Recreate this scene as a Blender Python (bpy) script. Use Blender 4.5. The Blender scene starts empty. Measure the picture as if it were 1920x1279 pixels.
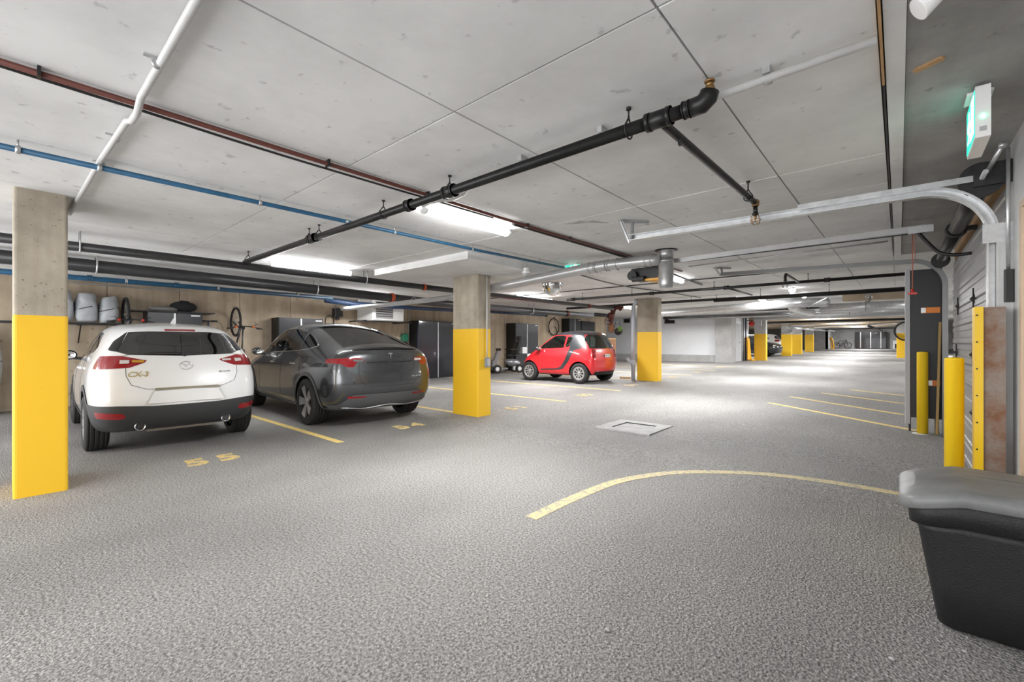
import bpy, bmesh, math, random
import numpy as np
from mathutils import Vector, Matrix
from mathutils.bvhtree import BVHTree
from mathutils.kdtree import KDTree

random.seed(7)
S = bpy.context.scene
COL = S.collection
PI = math.pi
R = math.radians

# ------------------------------------------------------------------ camera, world, exposure
cam_d = bpy.data.cameras.new('camera')
cam_d.lens = 15.5625
cam_d.sensor_width = 36.0
cam_d.shift_y = 0.0018
cam_d.clip_start = 0.05
cam_d.clip_end = 300
cam = bpy.data.objects.new('camera', cam_d)
COL.objects.link(cam)
cam.location = (0, 0, 1.25)
cam.rotation_euler = (R(90), 0, R(41.15))
S.camera = cam

world = bpy.data.worlds.new('world')
world.use_nodes = True
world.node_tree.nodes['Background'].inputs[0].default_value = (0.985, 0.99, 1.0, 1)
world.node_tree.nodes['Background'].inputs[1].default_value = 1.3
S.world = world

S.view_settings.view_transform = 'Standard'
S.view_settings.look = 'None'
S.view_settings.exposure = 2.12
S.view_settings.gamma = 1.0
S.view_settings.use_curve_mapping = False
LAMP = 11.0            # emission strength of a tube diffuser
LAMPW = 24.0           # watts thrown down by one strip lamp


def fz(y):
    """the slab climbs gently away from the camera"""
    return 0.0115 * max(0.0, y - 4.0)


SL = math.atan(0.0115)


# ------------------------------------------------------------------ materials
MATS = {}


def nd(nt, t, **kw):
    n = nt.nodes.new(t)
    for k, v in kw.items():
        setattr(n, k, v)
    return n


def mat(name, col, rough=0.6, metal=0.0, coat=0.0, noise=0.0, nscale=8.0, bump=0.0, bscale=40.0,
        col2=None, spec=0.5, stretch=None, emit=None, estr=0.0, crough=0.04, aniso_detail=6.0):
    """procedural principled material; col/col2 mixed by fractal noise, optional bump"""
    if name in MATS:
        return MATS[name]
    m = bpy.data.materials.new(name)
    m.use_nodes = True
    nt = m.node_tree
    b = nt.nodes['Principled BSDF']
    b.inputs['Base Color'].default_value = (*col, 1)
    b.inputs['Roughness'].default_value = rough
    b.inputs['Metallic'].default_value = metal
    b.inputs['Coat Weight'].default_value = coat
    b.inputs['Coat Roughness'].default_value = crough
    b.inputs['Specular IOR Level'].default_value = spec
    tc = nd(nt, 'ShaderNodeTexCoord')
    mp = nd(nt, 'ShaderNodeMapping')
    nt.links.new(tc.outputs['Object'], mp.inputs['Vector'])
    if stretch:
        mp.inputs['Scale'].default_value = stretch
    if noise > 0:
        n = nd(nt, 'ShaderNodeTexNoise')
        n.inputs['Scale'].default_value = nscale
        n.inputs['Detail'].default_value = aniso_detail
        n.inputs['Roughness'].default_value = 0.65
        nt.links.new(mp.outputs[0], n.inputs['Vector'])
        rmp = nd(nt, 'ShaderNodeValToRGB')
        c2 = col2 if col2 else tuple(max(0, c * (1 - noise)) for c in col)
        rmp.color_ramp.elements[0].position = 0.35
        rmp.color_ramp.elements[0].color = (*c2, 1)
        rmp.color_ramp.elements[1].position = 0.65
        rmp.color_ramp.elements[1].color = (*col, 1)
        nt.links.new(n.outputs['Fac'], rmp.inputs['Fac'])
        nt.links.new(rmp.outputs['Color'], b.inputs['Base Color'])
    if bump > 0:
        n2 = nd(nt, 'ShaderNodeTexNoise')
        n2.inputs['Scale'].default_value = bscale
        n2.inputs['Detail'].default_value = 4
        nt.links.new(mp.outputs[0], n2.inputs['Vector'])
        bp = nd(nt, 'ShaderNodeBump')
        bp.inputs['Strength'].default_value = bump
        bp.inputs['Distance'].default_value = 0.01
        nt.links.new(n2.outputs['Fac'], bp.inputs['Height'])
        nt.links.new(bp.outputs['Normal'], b.inputs['Normal'])
    if emit:
        b.inputs['Emission Color'].default_value = (*emit, 1)
        b.inputs['Emission Strength'].default_value = estr
    MATS[name] = m
    return m


def mat_asphalt():
    m = bpy.data.materials.new('asphalt')
    m.use_nodes = True
    nt = m.node_tree
    b = nt.nodes['Principled BSDF']
    L = nt.links.new
    tc = nd(nt, 'ShaderNodeTexCoord')
    # large worn patches
    n1 = nd(nt, 'ShaderNodeTexNoise'); n1.inputs['Scale'].default_value = 0.45; n1.inputs['Detail'].default_value = 5
    mp1 = nd(nt, 'ShaderNodeMapping'); mp1.inputs['Scale'].default_value = (1.0, 0.6, 1.0)
    L(tc.outputs['Object'], mp1.inputs[0]); L(mp1.outputs[0], n1.inputs['Vector'])
    r1 = nd(nt, 'ShaderNodeValToRGB')
    r1.color_ramp.elements[0].position = 0.34; r1.color_ramp.elements[0].color = (0.205, 0.2, 0.196, 1)
    r1.color_ramp.elements[1].position = 0.64; r1.color_ramp.elements[1].color = (0.345, 0.338, 0.33, 1)
    L(n1.outputs['Fac'], r1.inputs['Fac'])
    # aggregate
    v = nd(nt, 'ShaderNodeTexVoronoi'); v.inputs['Scale'].default_value = 95
    L(tc.outputs['Object'], v.inputs['Vector'])
    n2 = nd(nt, 'ShaderNodeTexNoise'); n2.inputs['Scale'].default_value = 70; n2.inputs['Detail'].default_value = 4
    n2.inputs['Roughness'].default_value = 0.7
    L(tc.outputs['Object'], n2.inputs['Vector'])
    r2 = nd(nt, 'ShaderNodeValToRGB')
    r2.color_ramp.elements[0].position = 0.36; r2.color_ramp.elements[0].color = (0.2, 0.19, 0.185, 1)
    r2.color_ramp.elements[1].position = 0.66; r2.color_ramp.elements[1].color = (1.62, 1.6, 1.56, 1)
    L(n2.outputs['Fac'], r2.inputs['Fac'])
    mx = nd(nt, 'ShaderNodeMix', data_type='RGBA', blend_type='MULTIPLY')
    mx.inputs[0].default_value = 0.85
    L(r1.outputs['Color'], mx.inputs[6]); L(r2.outputs['Color'], mx.inputs[7])
    L(mx.outputs[2], b.inputs['Base Color'])
    b.inputs['Roughness'].default_value = 0.62
    b.inputs['Specular IOR Level'].default_value = 0.45
    ad = nd(nt, 'ShaderNodeMath', operation='ADD')
    L(v.outputs['Distance'], ad.inputs[0]); L(n2.outputs['Fac'], ad.inputs[1])
    bp = nd(nt, 'ShaderNodeBump'); bp.inputs['Strength'].default_value = 0.75; bp.inputs['Distance'].default_value = 0.014
    L(ad.outputs[0], bp.inputs['Height']); L(bp.outputs['Normal'], b.inputs['Normal'])
    return m


def mat_concrete(name, col, dark, speck=0.5, scale=1.6, bands=None, bcol=None, rough=0.8, hole=9):
    """cast concrete: broad cloudiness, bug holes, optional vertical board marks"""
    m = bpy.data.materials.new(name)
    m.use_nodes = True
    nt = m.node_tree
    L = nt.links.new
    b = nt.nodes['Principled BSDF']
    b.inputs['Roughness'].default_value = rough
    g = nd(nt, 'ShaderNodeNewGeometry')
    n1 = nd(nt, 'ShaderNodeTexNoise'); n1.inputs['Scale'].default_value = scale; n1.inputs['Detail'].default_value = 9
    n1.inputs['Roughness'].default_value = 0.62
    L(g.outputs['Position'], n1.inputs['Vector'])
    r1 = nd(nt, 'ShaderNodeValToRGB')
    r1.color_ramp.elements[0].position = 0.3; r1.color_ramp.elements[0].color = (*dark, 1)
    r1.color_ramp.elements[1].position = 0.62; r1.color_ramp.elements[1].color = (*col, 1)
    L(n1.outputs['Fac'], r1.inputs['Fac'])
    out = r1.outputs['Color']
    if bands:
        mp = nd(nt, 'ShaderNodeMapping'); mp.inputs['Scale'].default_value = bands
        L(g.outputs['Position'], mp.inputs[0])
        n3 = nd(nt, 'ShaderNodeTexNoise'); n3.inputs['Scale'].default_value = 1.0; n3.inputs['Detail'].default_value = 5
        L(mp.outputs[0], n3.inputs['Vector'])
        r3 = nd(nt, 'ShaderNodeValToRGB')
        r3.color_ramp.elements[0].position = 0.32; r3.color_ramp.elements[0].color = (*bcol, 1)
        r3.color_ramp.elements[1].position = 0.6; r3.color_ramp.elements[1].color = (1, 1, 1, 1)
        L(n3.outputs['Fac'], r3.inputs['Fac'])
        mx = nd(nt, 'ShaderNodeMix', data_type='RGBA', blend_type='MULTIPLY'); mx.inputs[0].default_value = 0.8
        L(out, mx.inputs[6]); L(r3.outputs['Color'], mx.inputs[7]); out = mx.outputs[2]
    # bug holes and scuffs
    n2 = nd(nt, 'ShaderNodeTexNoise'); n2.inputs['Scale'].default_value = scale * hole; n2.inputs['Detail'].default_value = 3
    L(g.outputs['Position'], n2.inputs['Vector'])
    r2 = nd(nt, 'ShaderNodeValToRGB')
    r2.color_ramp.elements[0].position = 0.27; r2.color_ramp.elements[0].color = (1 - speck, 1 - speck, 1 - speck, 1)
    r2.color_ramp.elements[1].position = 0.34; r2.color_ramp.elements[1].color = (1, 1, 1, 1)
    L(n2.outputs['Fac'], r2.inputs['Fac'])
    mx2 = nd(nt, 'ShaderNodeMix', data_type='RGBA', blend_type='MULTIPLY'); mx2.inputs[0].default_value = 1.0
    L(out, mx2.inputs[6]); L(r2.outputs['Color'], mx2.inputs[7])
    L(mx2.outputs[2], b.inputs['Base Color'])
    bp = nd(nt, 'ShaderNodeBump'); bp.inputs['Strength'].default_value = 0.25; bp.inputs['Distance'].default_value = 0.01
    L(n1.outputs['Fac'], bp.inputs['Height']); L(bp.outputs['Normal'], b.inputs['Normal'])
    MATS[name] = m
    return m


def mat_worn(name, col, under, amount=0.45, scale=22, rough=0.6):
    """paint with worn flecks where the ground shows through"""
    m = bpy.data.materials.new(name)
    m.use_nodes = True
    nt = m.node_tree
    L = nt.links.new
    b = nt.nodes['Principled BSDF']
    b.inputs['Roughness'].default_value = rough
    g = nd(nt, 'ShaderNodeNewGeometry')
    n1 = nd(nt, 'ShaderNodeTexNoise'); n1.inputs['Scale'].default_value = scale; n1.inputs['Detail'].default_value = 7
    n1.inputs['Roughness'].default_value = 0.75
    L(g.outputs['Position'], n1.inputs['Vector'])
    r1 = nd(nt, 'ShaderNodeValToRGB')
    r1.color_ramp.elements[0].position = amount - 0.04; r1.color_ramp.elements[0].color = (*under, 1)
    r1.color_ramp.elements[1].position = amount + 0.04; r1.color_ramp.elements[1].color = (*col, 1)
    L(n1.outputs['Fac'], r1.inputs['Fac']); L(r1.outputs['Color'], b.inputs['Base Color'])
    MATS[name] = m
    return m


def mat_glass(name, tint, refl=0.08):
    m = bpy.data.materials.new(name)
    m.use_nodes = True
    nt = m.node_tree
    L = nt.links.new
    for n in list(nt.nodes):
        nt.nodes.remove(n)
    o = nd(nt, 'ShaderNodeOutputMaterial')
    t = nd(nt, 'ShaderNodeBsdfTransparent'); t.inputs[0].default_value = (*tint, 1)
    g = nd(nt, 'ShaderNodeBsdfGlossy'); g.inputs['Roughness'].default_value = 0.02
    fr = nd(nt, 'ShaderNodeFresnel'); fr.inputs['IOR'].default_value = 1.52
    ad = nd(nt, 'ShaderNodeMath', operation='ADD'); ad.inputs[1].default_value = refl
    mx = nd(nt, 'ShaderNodeMixShader')
    L(fr.outputs[0], ad.inputs[0]); L(ad.outputs[0], mx.inputs[0])
    L(t.outputs[0], mx.inputs[1]); L(g.outputs[0], mx.inputs[2]); L(mx.outputs[0], o.inputs[0])
    MATS[name] = m
    return m


ASPHALT = mat_asphalt()
CEIL = mat_concrete('ceiling_concrete', (0.775, 0.775, 0.77), (0.61, 0.61, 0.605), 0.28, 1.3)
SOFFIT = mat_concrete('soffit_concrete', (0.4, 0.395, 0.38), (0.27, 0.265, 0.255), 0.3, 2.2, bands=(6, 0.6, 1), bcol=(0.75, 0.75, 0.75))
WALLC = mat_concrete('wall_concrete', (0.5, 0.415, 0.315), (0.34, 0.27, 0.195), 0.4, 1.1, bands=(1, 5, 0.35), bcol=(0.72, 0.68, 0.62))
PILLC = mat_concrete('pillar_concrete', (0.42, 0.37, 0.3), (0.27, 0.235, 0.185), 0.65, 2.6, bands=(9, 9, 0.5), bcol=(0.8, 0.78, 0.75), hole=19)
GREYC = mat_concrete('grey_concrete', (0.46, 0.455, 0.445), (0.34, 0.335, 0.33), 0.35, 1.5)
PADC = mat_concrete('pad_concrete', (0.4, 0.396, 0.388), (0.29, 0.286, 0.28), 0.3, 6)
WHITEW = mat('white_wall_paint', (0.76, 0.77, 0.79), 0.7, noise=0.06, nscale=1.2)
YELLOW = mat_worn('yellow_pillar_paint', (0.76, 0.45, 0.014), (0.16, 0.11, 0.03), 0.3, 14, 0.55)
YELLOWB = mat_worn('yellow_gloss_paint', (0.82, 0.54, 0.01), (0.3, 0.2, 0.03), 0.27, 9, 0.38)
LINEP = mat_worn('yellow_line_paint', (0.72, 0.53, 0.17), (0.3, 0.28, 0.24), 0.42, 30, 0.7)
LINEC = mat_worn('pale_line_paint', (0.6, 0.5, 0.27), (0.32, 0.3, 0.26), 0.46, 24, 0.7)
LINEW = mat_worn('faded_line_paint', (0.68, 0.5, 0.17), (0.3, 0.285, 0.26), 0.45, 26, 0.7)
BLACKP = mat('black_pipe', (0.016, 0.016, 0.016), 0.38, 0.3, noise=0.5, nscale=14)
GREYP = mat('grey_pipe', (0.036, 0.036, 0.038), 0.35, 0.2, noise=0.3, nscale=5)
GALV = mat('galvanised_steel', (0.6, 0.61, 0.62), 0.36, 0.75, noise=0.22, nscale=16)
DUCTM = mat('silver_pvc_duct', (0.5, 0.5, 0.5), 0.32, 0.5, noise=0.15, nscale=4)
WHITEP = mat('white_conduit', (0.6, 0.6, 0.59), 0.45, noise=0.1, nscale=12)
REDC = mat('red_conduit', (0.15, 0.04, 0.028), 0.5, noise=0.3, nscale=20)
BLUEP = mat('blue_pipe', (0.022, 0.115, 0.23), 0.4, noise=0.3, nscale=9)
DBLUE = mat('dark_blue_pipe', (0.012, 0.03, 0.075), 0.45, noise=0.2, nscale=9)
ORANGE = mat('orange_coupling', (0.62, 0.1, 0.03), 0.5, noise=0.2, nscale=20)
BRASS = mat('brass_fitting', (0.4, 0.24, 0.1), 0.35, 0.8, noise=0.3, nscale=30)
RUST = mat('rusty_steel', (0.3, 0.26, 0.23), 0.6, 0.3, noise=0.5, nscale=7, col2=(0.2, 0.085, 0.035), bump=0.15)
BLACKM = mat('black_sheet', (0.005, 0.0055, 0.0068), 0.42, noise=0.2, nscale=2)
DARKM = mat('dark_steel', (0.035, 0.035, 0.036), 0.45, 0.5, noise=0.3, nscale=20)
BLACKPL = mat('black_plastic', (0.009, 0.009, 0.0095), 0.45)
WHITEPL = mat('white_plastic', (0.8, 0.8, 0.79), 0.4)
GREYPL = mat('grey_plastic', (0.4, 0.4, 0.41), 0.45)
CHROME = mat('chrome', (0.85, 0.85, 0.85), 0.08, 1.0)
MIRROR = mat('mirror', (0.9, 0.9, 0.9), 0.03, 1.0)
WOOD = mat('timber', (0.56, 0.34, 0.16), 0.65, noise=0.4, nscale=3, stretch=(8, 0.6, 8))
PALEW = mat('pale_timber', (0.66, 0.52, 0.38), 0.6, noise=0.2, nscale=3, stretch=(8, 8, 0.5))
BROWN = mat('brown_cover', (0.28, 0.13, 0.06), 0.7, noise=0.3, nscale=12)
DOORM = mat('garage_door_steel', (0.34, 0.34, 0.335), 0.36, 0.35, noise=0.3, nscale=2.2, stretch=(1, 0.7, 9), bump=0.12, bscale=9)
JAMB = mat('jamb_grey', (0.6, 0.605, 0.6), 0.5, 0.1, noise=0.14, nscale=3)
BINM = mat('bin_black_plastic', (0.009, 0.009, 0.0095), 0.5, noise=0.25, nscale=60, bump=0.25, bscale=160)
LIDM = mat('bin_grey_lid', (0.2, 0.203, 0.203), 0.42, noise=0.28, nscale=4, bump=0.12, bscale=120, stretch=(1, 3, 1))
RUBBER = mat('tyre_rubber', (0.018, 0.017, 0.016), 0.75, noise=0.3, nscale=18)
GLOW = mat('tube_diffuser', (0.9, 0.9, 0.9), 0.5, emit=(1.0, 1.0, 1.0), estr=LAMP)
GREEN = mat('exit_green', (0.02, 0.5, 0.32), 0.4, emit=(0.02, 0.62, 0.4), estr=0.35)
GREENW = mat('exit_white', (0.8, 1.0, 0.92), 0.4, emit=(0.7, 1.0, 0.9), estr=0.4)
LED = mat('green_led', (0.1, 1, 0.5), 0.4, emit=(0.1, 1.0, 0.5), estr=3)
REDPL = mat('red_plastic', (0.55, 0.03, 0.02), 0.4)
REDLENS = mat('red_lens', (0.26, 0.004, 0.008), 0.12, coat=1.0)
CLEARLENS = mat('clear_lens', (0.62, 0.58, 0.56), 0.12, coat=1.0)
AMBER = mat('amber_lens', (0.55, 0.3, 0.02), 0.15, coat=1.0)
CLADDING = mat('grey_cladding', (0.04, 0.041, 0.043), 0.5, noise=0.1, nscale=40)
INTERIOR = mat('car_interior', (0.03, 0.03, 0.032), 0.8)
SEATM = mat('seat_fabric', (0.07, 0.07, 0.072), 0.85)
NAVY = mat('cabinet_panel', (0.0075, 0.009, 0.015), 0.3, coat=0.4, noise=0.15, nscale=2)
TARP = mat('grey_tarp', (0.44, 0.46, 0.48), 0.5, noise=0.3, nscale=5, bump=0.5, bscale=6)
GREENPL = mat('dark_green_plastic', (0.01, 0.16, 0.09), 0.3, coat=0.6)
LEAFM = mat('leaf_green', (0.1, 0.2, 0.03), 0.5)
HOSE = mat('yellow_hose', (0.85, 0.42, 0.01), 0.45)
GLASS = mat_glass('car_glass', (0.2, 0.22, 0.22), 0.1)
GLASSG = mat_glass('green_car_glass', (0.62, 0.82, 0.75), 0.1)
CLEAR = mat_glass('clear_acrylic', (0.85, 0.87, 0.87), 0.16)


# ------------------------------------------------------------------ object helpers
def mesh_obj(name, me, m, parent=None):
    o = bpy.data.objects.new(name, me)
    COL.objects.link(o)
    if m is not None and not me.materials:
        me.materials.append(m)
    if parent is not None:
        o.parent = parent
    return o


def tag(o, label=None, cat=None, group=None, kind=None):
    if label: o['label'] = label
    if cat: o['category'] = cat
    if group: o['group'] = group
    if kind: o['kind'] = kind
    return o


def thing(name, label, cat, loc=(0, 0, 0), rz=0.0, group=None):
    o = bpy.data.objects.new(name, None)
    o.empty_display_size = 0.1
    COL.objects.link(o)
    o.location = loc
    o.rotation_euler = (0, 0, rz)
    return tag(o, label, cat, group)


def copy_tree(o, parent=None, loc=None, rz=None, label=None):
    c = o.copy()
    COL.objects.link(c)
    c.parent = parent
    for ch in list(o.children):
        copy_tree(ch, c)
    if loc is not None: c.location = loc
    if rz is not None: c.rotation_euler = (0, 0, rz)
    if label: c['label'] = label
    return c


class MB:
    """collects simple solids, then links them as one mesh object"""

    def __init__(self):
        self.v = []
        self.f = []
        self.s = []

    def add(self, vs, fs, smooth=False):
        n = len(self.v)
        self.v += [tuple(p) for p in vs]
        self.f += [tuple(i + n for i in q) for q in fs]
        self.s += [smooth] * len(fs)
        return self

    def box(self, x0, x1, y0, y1, z0, z1):
        v = [(x, y, z) for z in (z0, z1) for y in (y0, y1) for x in (x0, x1)]
        return self.add(v, [(0, 2, 3, 1), (4, 5, 7, 6), (0, 1, 5, 4), (2, 6, 7, 3), (0, 4, 6, 2), (1, 3, 7, 5)])

    def obox(self, c, half, mtx):
        """oriented box: centre, half sizes, 3x3 matrix"""
        v = []
        for z in (-1, 1):
            for y in (-1, 1):
                for x in (-1, 1):
                    v.append(Vector(c) + mtx @ Vector((x * half[0], y * half[1], z * half[2])))
        return self.add(v, [(0, 2, 3, 1), (4, 5, 7, 6), (0, 1, 5, 4), (2, 6, 7, 3), (0, 4, 6, 2), (1, 3, 7, 5)])

    def bar(self, a, b, w, h, up=(0, 0, 1)):
        """rectangular bar from a to b"""
        a, b = Vector(a), Vector(b)
        d = (b - a)
        ln = d.length
        x = d.normalized()
        u = Vector(up)
        if abs(x.dot(u)) > 0.95:
            u = Vector((1, 0, 0))
        y = u.cross(x).normalized()
        z = x.cross(y)
        mt = Matrix((x, y, z)).transposed()
        return self.obox((a + b) / 2, (ln / 2, w / 2, h / 2), mt)

    def rbox(self, x0, x1, y0, y1, z0, z1, r=0.01, axis='z'):
        """box with bevelled (two-step) edges along one axis"""
        cs = []
        for (cx, cy, a0) in ((1, 1, 0), (-1, 1, 90), (-1, -1, 180), (1, -1, 270)):
            for k in range(4):
                a = R(a0 + 30 * k)
                cs.append((cx, cy, math.cos(a), math.sin(a)))
        if axis == 'z': A, B, C = (x0, x1), (y0, y1), (z0, z1)
        elif axis == 'x': A, B, C = (y0, y1), (z0, z1), (x0, x1)
        else: A, B, C = (z0, z1), (x0, x1), (y0, y1)
        pts = []
        for (cx, cy, ca, sa) in cs:
            px = (A[1] - r if cx > 0 else A[0] + r) + r * ca
            py = (B[1] - r if cy > 0 else B[0] + r) + r * sa
            pts.append((px, py))
        return self.prism(pts, C[0], C[1], axis)

    def prism(self, pts, c0, c1, axis='z'):
        n = len(pts)
        v = []
        for c in (c0, c1):
            for (p, q) in pts:
                if axis == 'z': v.append((p, q, c))
                elif axis == 'x': v.append((c, p, q))
                else: v.append((q, c, p))
        f = [tuple(reversed(range(n))), tuple(range(n, 2 * n))]
        for i in range(n):
            j = (i + 1) % n
            f.append((i, j, n + j, n + i))
        return self.add(v, f)

    def cyl(self, a, b, r, n=12, r2=None, caps=True, smooth=True):
        a, b = Vector(a), Vector(b)
        r2 = r if r2 is None else r2
        d = (b - a).normalized()
        u = Vector((0, 0, 1)) if abs(d.z) < 0.9 else Vector((1, 0, 0))
        x = u.cross(d).normalized()
        y = d.cross(x)
        v = []
        for (c, rr) in ((a, r), (b, r2)):
            for k in range(n):
                t = 2 * PI * k / n
                v.append(c + x * (rr * math.cos(t)) + y * (rr * math.sin(t)))
        f = [(k, (k + 1) % n, n + (k + 1) % n, n + k) for k in range(n)]
        self.add(v, f, smooth)
        if caps:
            self.add(v[:n], [tuple(reversed(range(n)))])
            self.add(v[n:], [tuple(range(n))])
        return self

    def tube(self, path, r, n=10, closed=False, caps=True):
        P = [Vector(p) for p in path]
        m = len(P)
        rs = r if isinstance(r, (list, tuple)) else [r] * m
        v, prev = [], None
        for i in range(m):
            if closed:
                d = (P[(i + 1) % m] - P[i - 1]).normalized()
            else:
                d = (P[min(i + 1, m - 1)] - P[max(i - 1, 0)]).normalized()
            if prev is None:
                u = Vector((0, 0, 1)) if abs(d.z) < 0.9 else Vector((1, 0, 0))
                x = u.cross(d).normalized()
            else:
                x = (prev - d * prev.dot(d)).normalized()
            prev = x
            y = d.cross(x)
            for k in range(n):
                t = 2 * PI * k / n
                v.append(P[i] + x * (rs[i] * math.cos(t)) + y * (rs[i] * math.sin(t)))
        f = []
        for i in range(m if closed else m - 1):
            j = (i + 1) % m
            for k in range(n):
                f.append((i * n + k, i * n + (k + 1) % n, j * n + (k + 1) % n, j * n + k))
        self.add(v, f, True)
        if caps and not closed:
            self.add(v[:n], [tuple(reversed(range(n)))])
            self.add(v[-n:], [tuple(range(n))])
        return self

    def lathe(self, prof, n=24, mtx=None, closed=False):
        """revolve (r,h) profile round local z"""
        mtx = mtx or Matrix.Identity(4)
        v = []
        for (r, h) in prof:
            for k in range(n):
                t = 2 * PI * k / n
                v.append(mtx @ Vector((r * math.cos(t), r * math.sin(t), h)))
        f = []
        m = len(prof)
        for i in range(m if closed else m - 1):
            j = (i + 1) % m
            for k in range(n):
                f.append((i * n + k, i * n + (k + 1) % n, j * n + (k + 1) % n, j * n + k))
        return self.add(v, f, True)

    def ball(self, c, r, n=12, sz=(1, 1, 1)):
        prof = [(r * math.sin(PI * i / n), -r * math.cos(PI * i / n)) for i in range(n + 1)]
        mt = Matrix.Translation(c) @ Matrix.Diagonal((sz[0], sz[1], sz[2], 1))
        return self.lathe(prof, n * 2, mt)

    def build(self, name, m, parent=None, loc=None):
        me = bpy.data.meshes.new(name)
        me.from_pydata(self.v, [], self.f)
        me.polygons.foreach_set('use_smooth', self.s)
        me.update()
        if m is not None: me.materials.append(m)
        bm = bmesh.new(); bm.from_mesh(me)
        bmesh.ops.remove_doubles(bm, verts=bm.verts, dist=1e-6)
        bmesh.ops.recalc_face_normals(bm, faces=bm.faces)
        bm.to_mesh(me); bm.free()
        o = mesh_obj(name, me, m, parent)
        if loc is not None: o.location = loc
        return o


def soft(parts_fn, name, m, parent=None, level=2):
    """control cage -> subdivided smooth mesh, baked"""
    mb = MB(); parts_fn(mb)
    o = mb.build(name, m, parent)
    md = o.modifiers.new('s', 'SUBSURF'); md.levels = level; md.render_levels = level
    bake(o)
    for p in o.data.polygons: p.use_smooth = True
    return o


def bake(o):
    bpy.context.view_layer.update()
    dg = bpy.context.evaluated_depsgraph_get()
    me = bpy.data.meshes.new_from_object(o.evaluated_get(dg))
    o.modifiers.clear()
    o.data = me
    return me


def text_mesh(s, size, depth=0.002, bold=0.0, shear=0.0, spacing=1.0):
    cu = bpy.data.curves.new('t', 'FONT')
    cu.body = s; cu.size = size; cu.extrude = depth; cu.offset = bold; cu.shear = shear
    cu.align_x = 'CENTER'; cu.align_y = 'CENTER'; cu.space_character = spacing
    o = bpy.data.objects.new('t', cu); COL.objects.link(o)
    bpy.context.view_layer.update()
    me = bpy.data.meshes.new_from_object(o.evaluated_get(bpy.context.evaluated_depsgraph_get()))
    bpy.data.objects.remove(o); bpy.data.curves.remove(cu)
    return me


def struct(mb, name, m, parent=None):
    o = mb.build(name, m, parent)
    if parent is None: o['kind'] = 'structure'
    return o


def arc(c, r, a0, a1, n, plane='xz'):
    out = []
    for i in range(n + 1):
        t = R(a0 + (a1 - a0) * i / n)
        p, q = r * math.cos(t), r * math.sin(t)
        if plane == 'xz': out.append((c[0] + p, c[1], c[2] + q))
        elif plane == 'yz': out.append((c[0], c[1] + p, c[2] + q))
        else: out.append((c[0] + p, c[1] + q, c[2]))
    return out

# ------------------------------------------------------------------ structure
def sheet(name, m, x0, x1, rows, parent=None, thick=0.15):
    """slab following the slope: rows = list of (y, z)"""
    mb = MB()
    n = len(rows)
    v = []
    for (y, z) in rows:
        v += [(x0, y, z), (x1, y, z), (x0, y, z - thick), (x1, y, z - thick)]
    f = []
    for i in range(n - 1):
        a, b = 4 * i, 4 * i + 4
        f += [(a, a + 1, b + 1, b), (a + 2, b + 2, b + 3, a + 3), (a, b, b + 2, a + 2), (a + 1, a + 3, b + 3, b + 1)]
    f += [(0, 2, 3, 1), (4 * n - 4, 4 * n - 3, 4 * n - 1, 4 * n - 2)]
    mb.add(v, f)
    return struct(mb, name, m, parent)


H0 = 2.5
floor = sheet('floor', ASPHALT, -17, 6.5, [(-3.5, 0), (4, 0), (61, fz(61))])

# ceiling: backing slab and the cast panels that show between the form joints
ceiling = sheet('ceiling', mat('joint_shadow_concrete', (0.12, 0.118, 0.115), 0.9, noise=0.2, nscale=3), -17, 6.5, [(-3.5, H0 + 0.2), (4, H0 + 0.2), (61, H0 + 0.2 + fz(61))], thick=0.155)
xs = [-0.06, -0.68] + [-0.68 - 1.13 * k for k in range(1, 11)] + [-12.3]
ys = [-3.5, -2.8, -0.6, 1.6, 3.8, 4.55] + [4.55 + 2.2 * k for k in range(1, 10)]
PANEL = {}
GAP = 0.005
for a in range(len(xs) - 1):
    for b in range(len(ys) - 1):
        w, l = xs[a] - xs[a + 1], ys[b + 1] - ys[b]
        key = (round(w, 3), round(l, 3))
        if key not in PANEL:
            mb = MB()
            wx, ly, c = w / 2 - GAP, l / 2 - GAP, 0.0012
            # slab with a chamfered lower rim
            v = [(-wx + c, -ly + c, 0), (wx - c, -ly + c, 0), (wx - c, ly - c, 0), (-wx + c, ly - c, 0),
                 (-wx, -ly, c), (wx, -ly, c), (wx, ly, c), (-wx, ly, c),
                 (-wx, -ly, .05), (wx, -ly, .05), (wx, ly, .05), (-wx, ly, .05)]
            f = [(3, 2, 1, 0), (8, 9, 10, 11)]
            for q in (0, 4):
                for k in range(4):
                    f.append((q + k, q + (k + 1) % 4, q + 4 + (k + 1) % 4, q + 4 + k))
            mb.add(v, f)
            o = mb.build('ceiling_panel', CEIL, ceiling)
            PANEL[key] = o.data
        else:
            o = mesh_obj('ceiling_panel', PANEL[key], None, ceiling)
        yc = (ys[b] + ys[b + 1]) / 2
        o.location = ((xs[a] + xs[a + 1]) / 2, yc, H0 + fz(yc) + random.uniform(-0.0012, 0.0012))
        if yc > 4: o.rotation_euler = (SL, 0, 0)
yl = ys[-1]
sheet('ceiling_slab', CEIL, -17, -0.06, [(yl, H0 + .05 + fz(yl)), (61, H0 + .05 + fz(61))], ceiling, 0.05)
sheet('ceiling_slab', CEIL, -17, -12.3, [(19, H0 + .05 + fz(19)), (yl, H0 + .05 + fz(yl))], ceiling, 0.05)
sheet('ceiling_slab', CEIL, -0.06, 6.5, [(8.4, H0 + .05 + fz(8.4)), (61, H0 + .05 + fz(61))], ceiling, 0.05)
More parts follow.
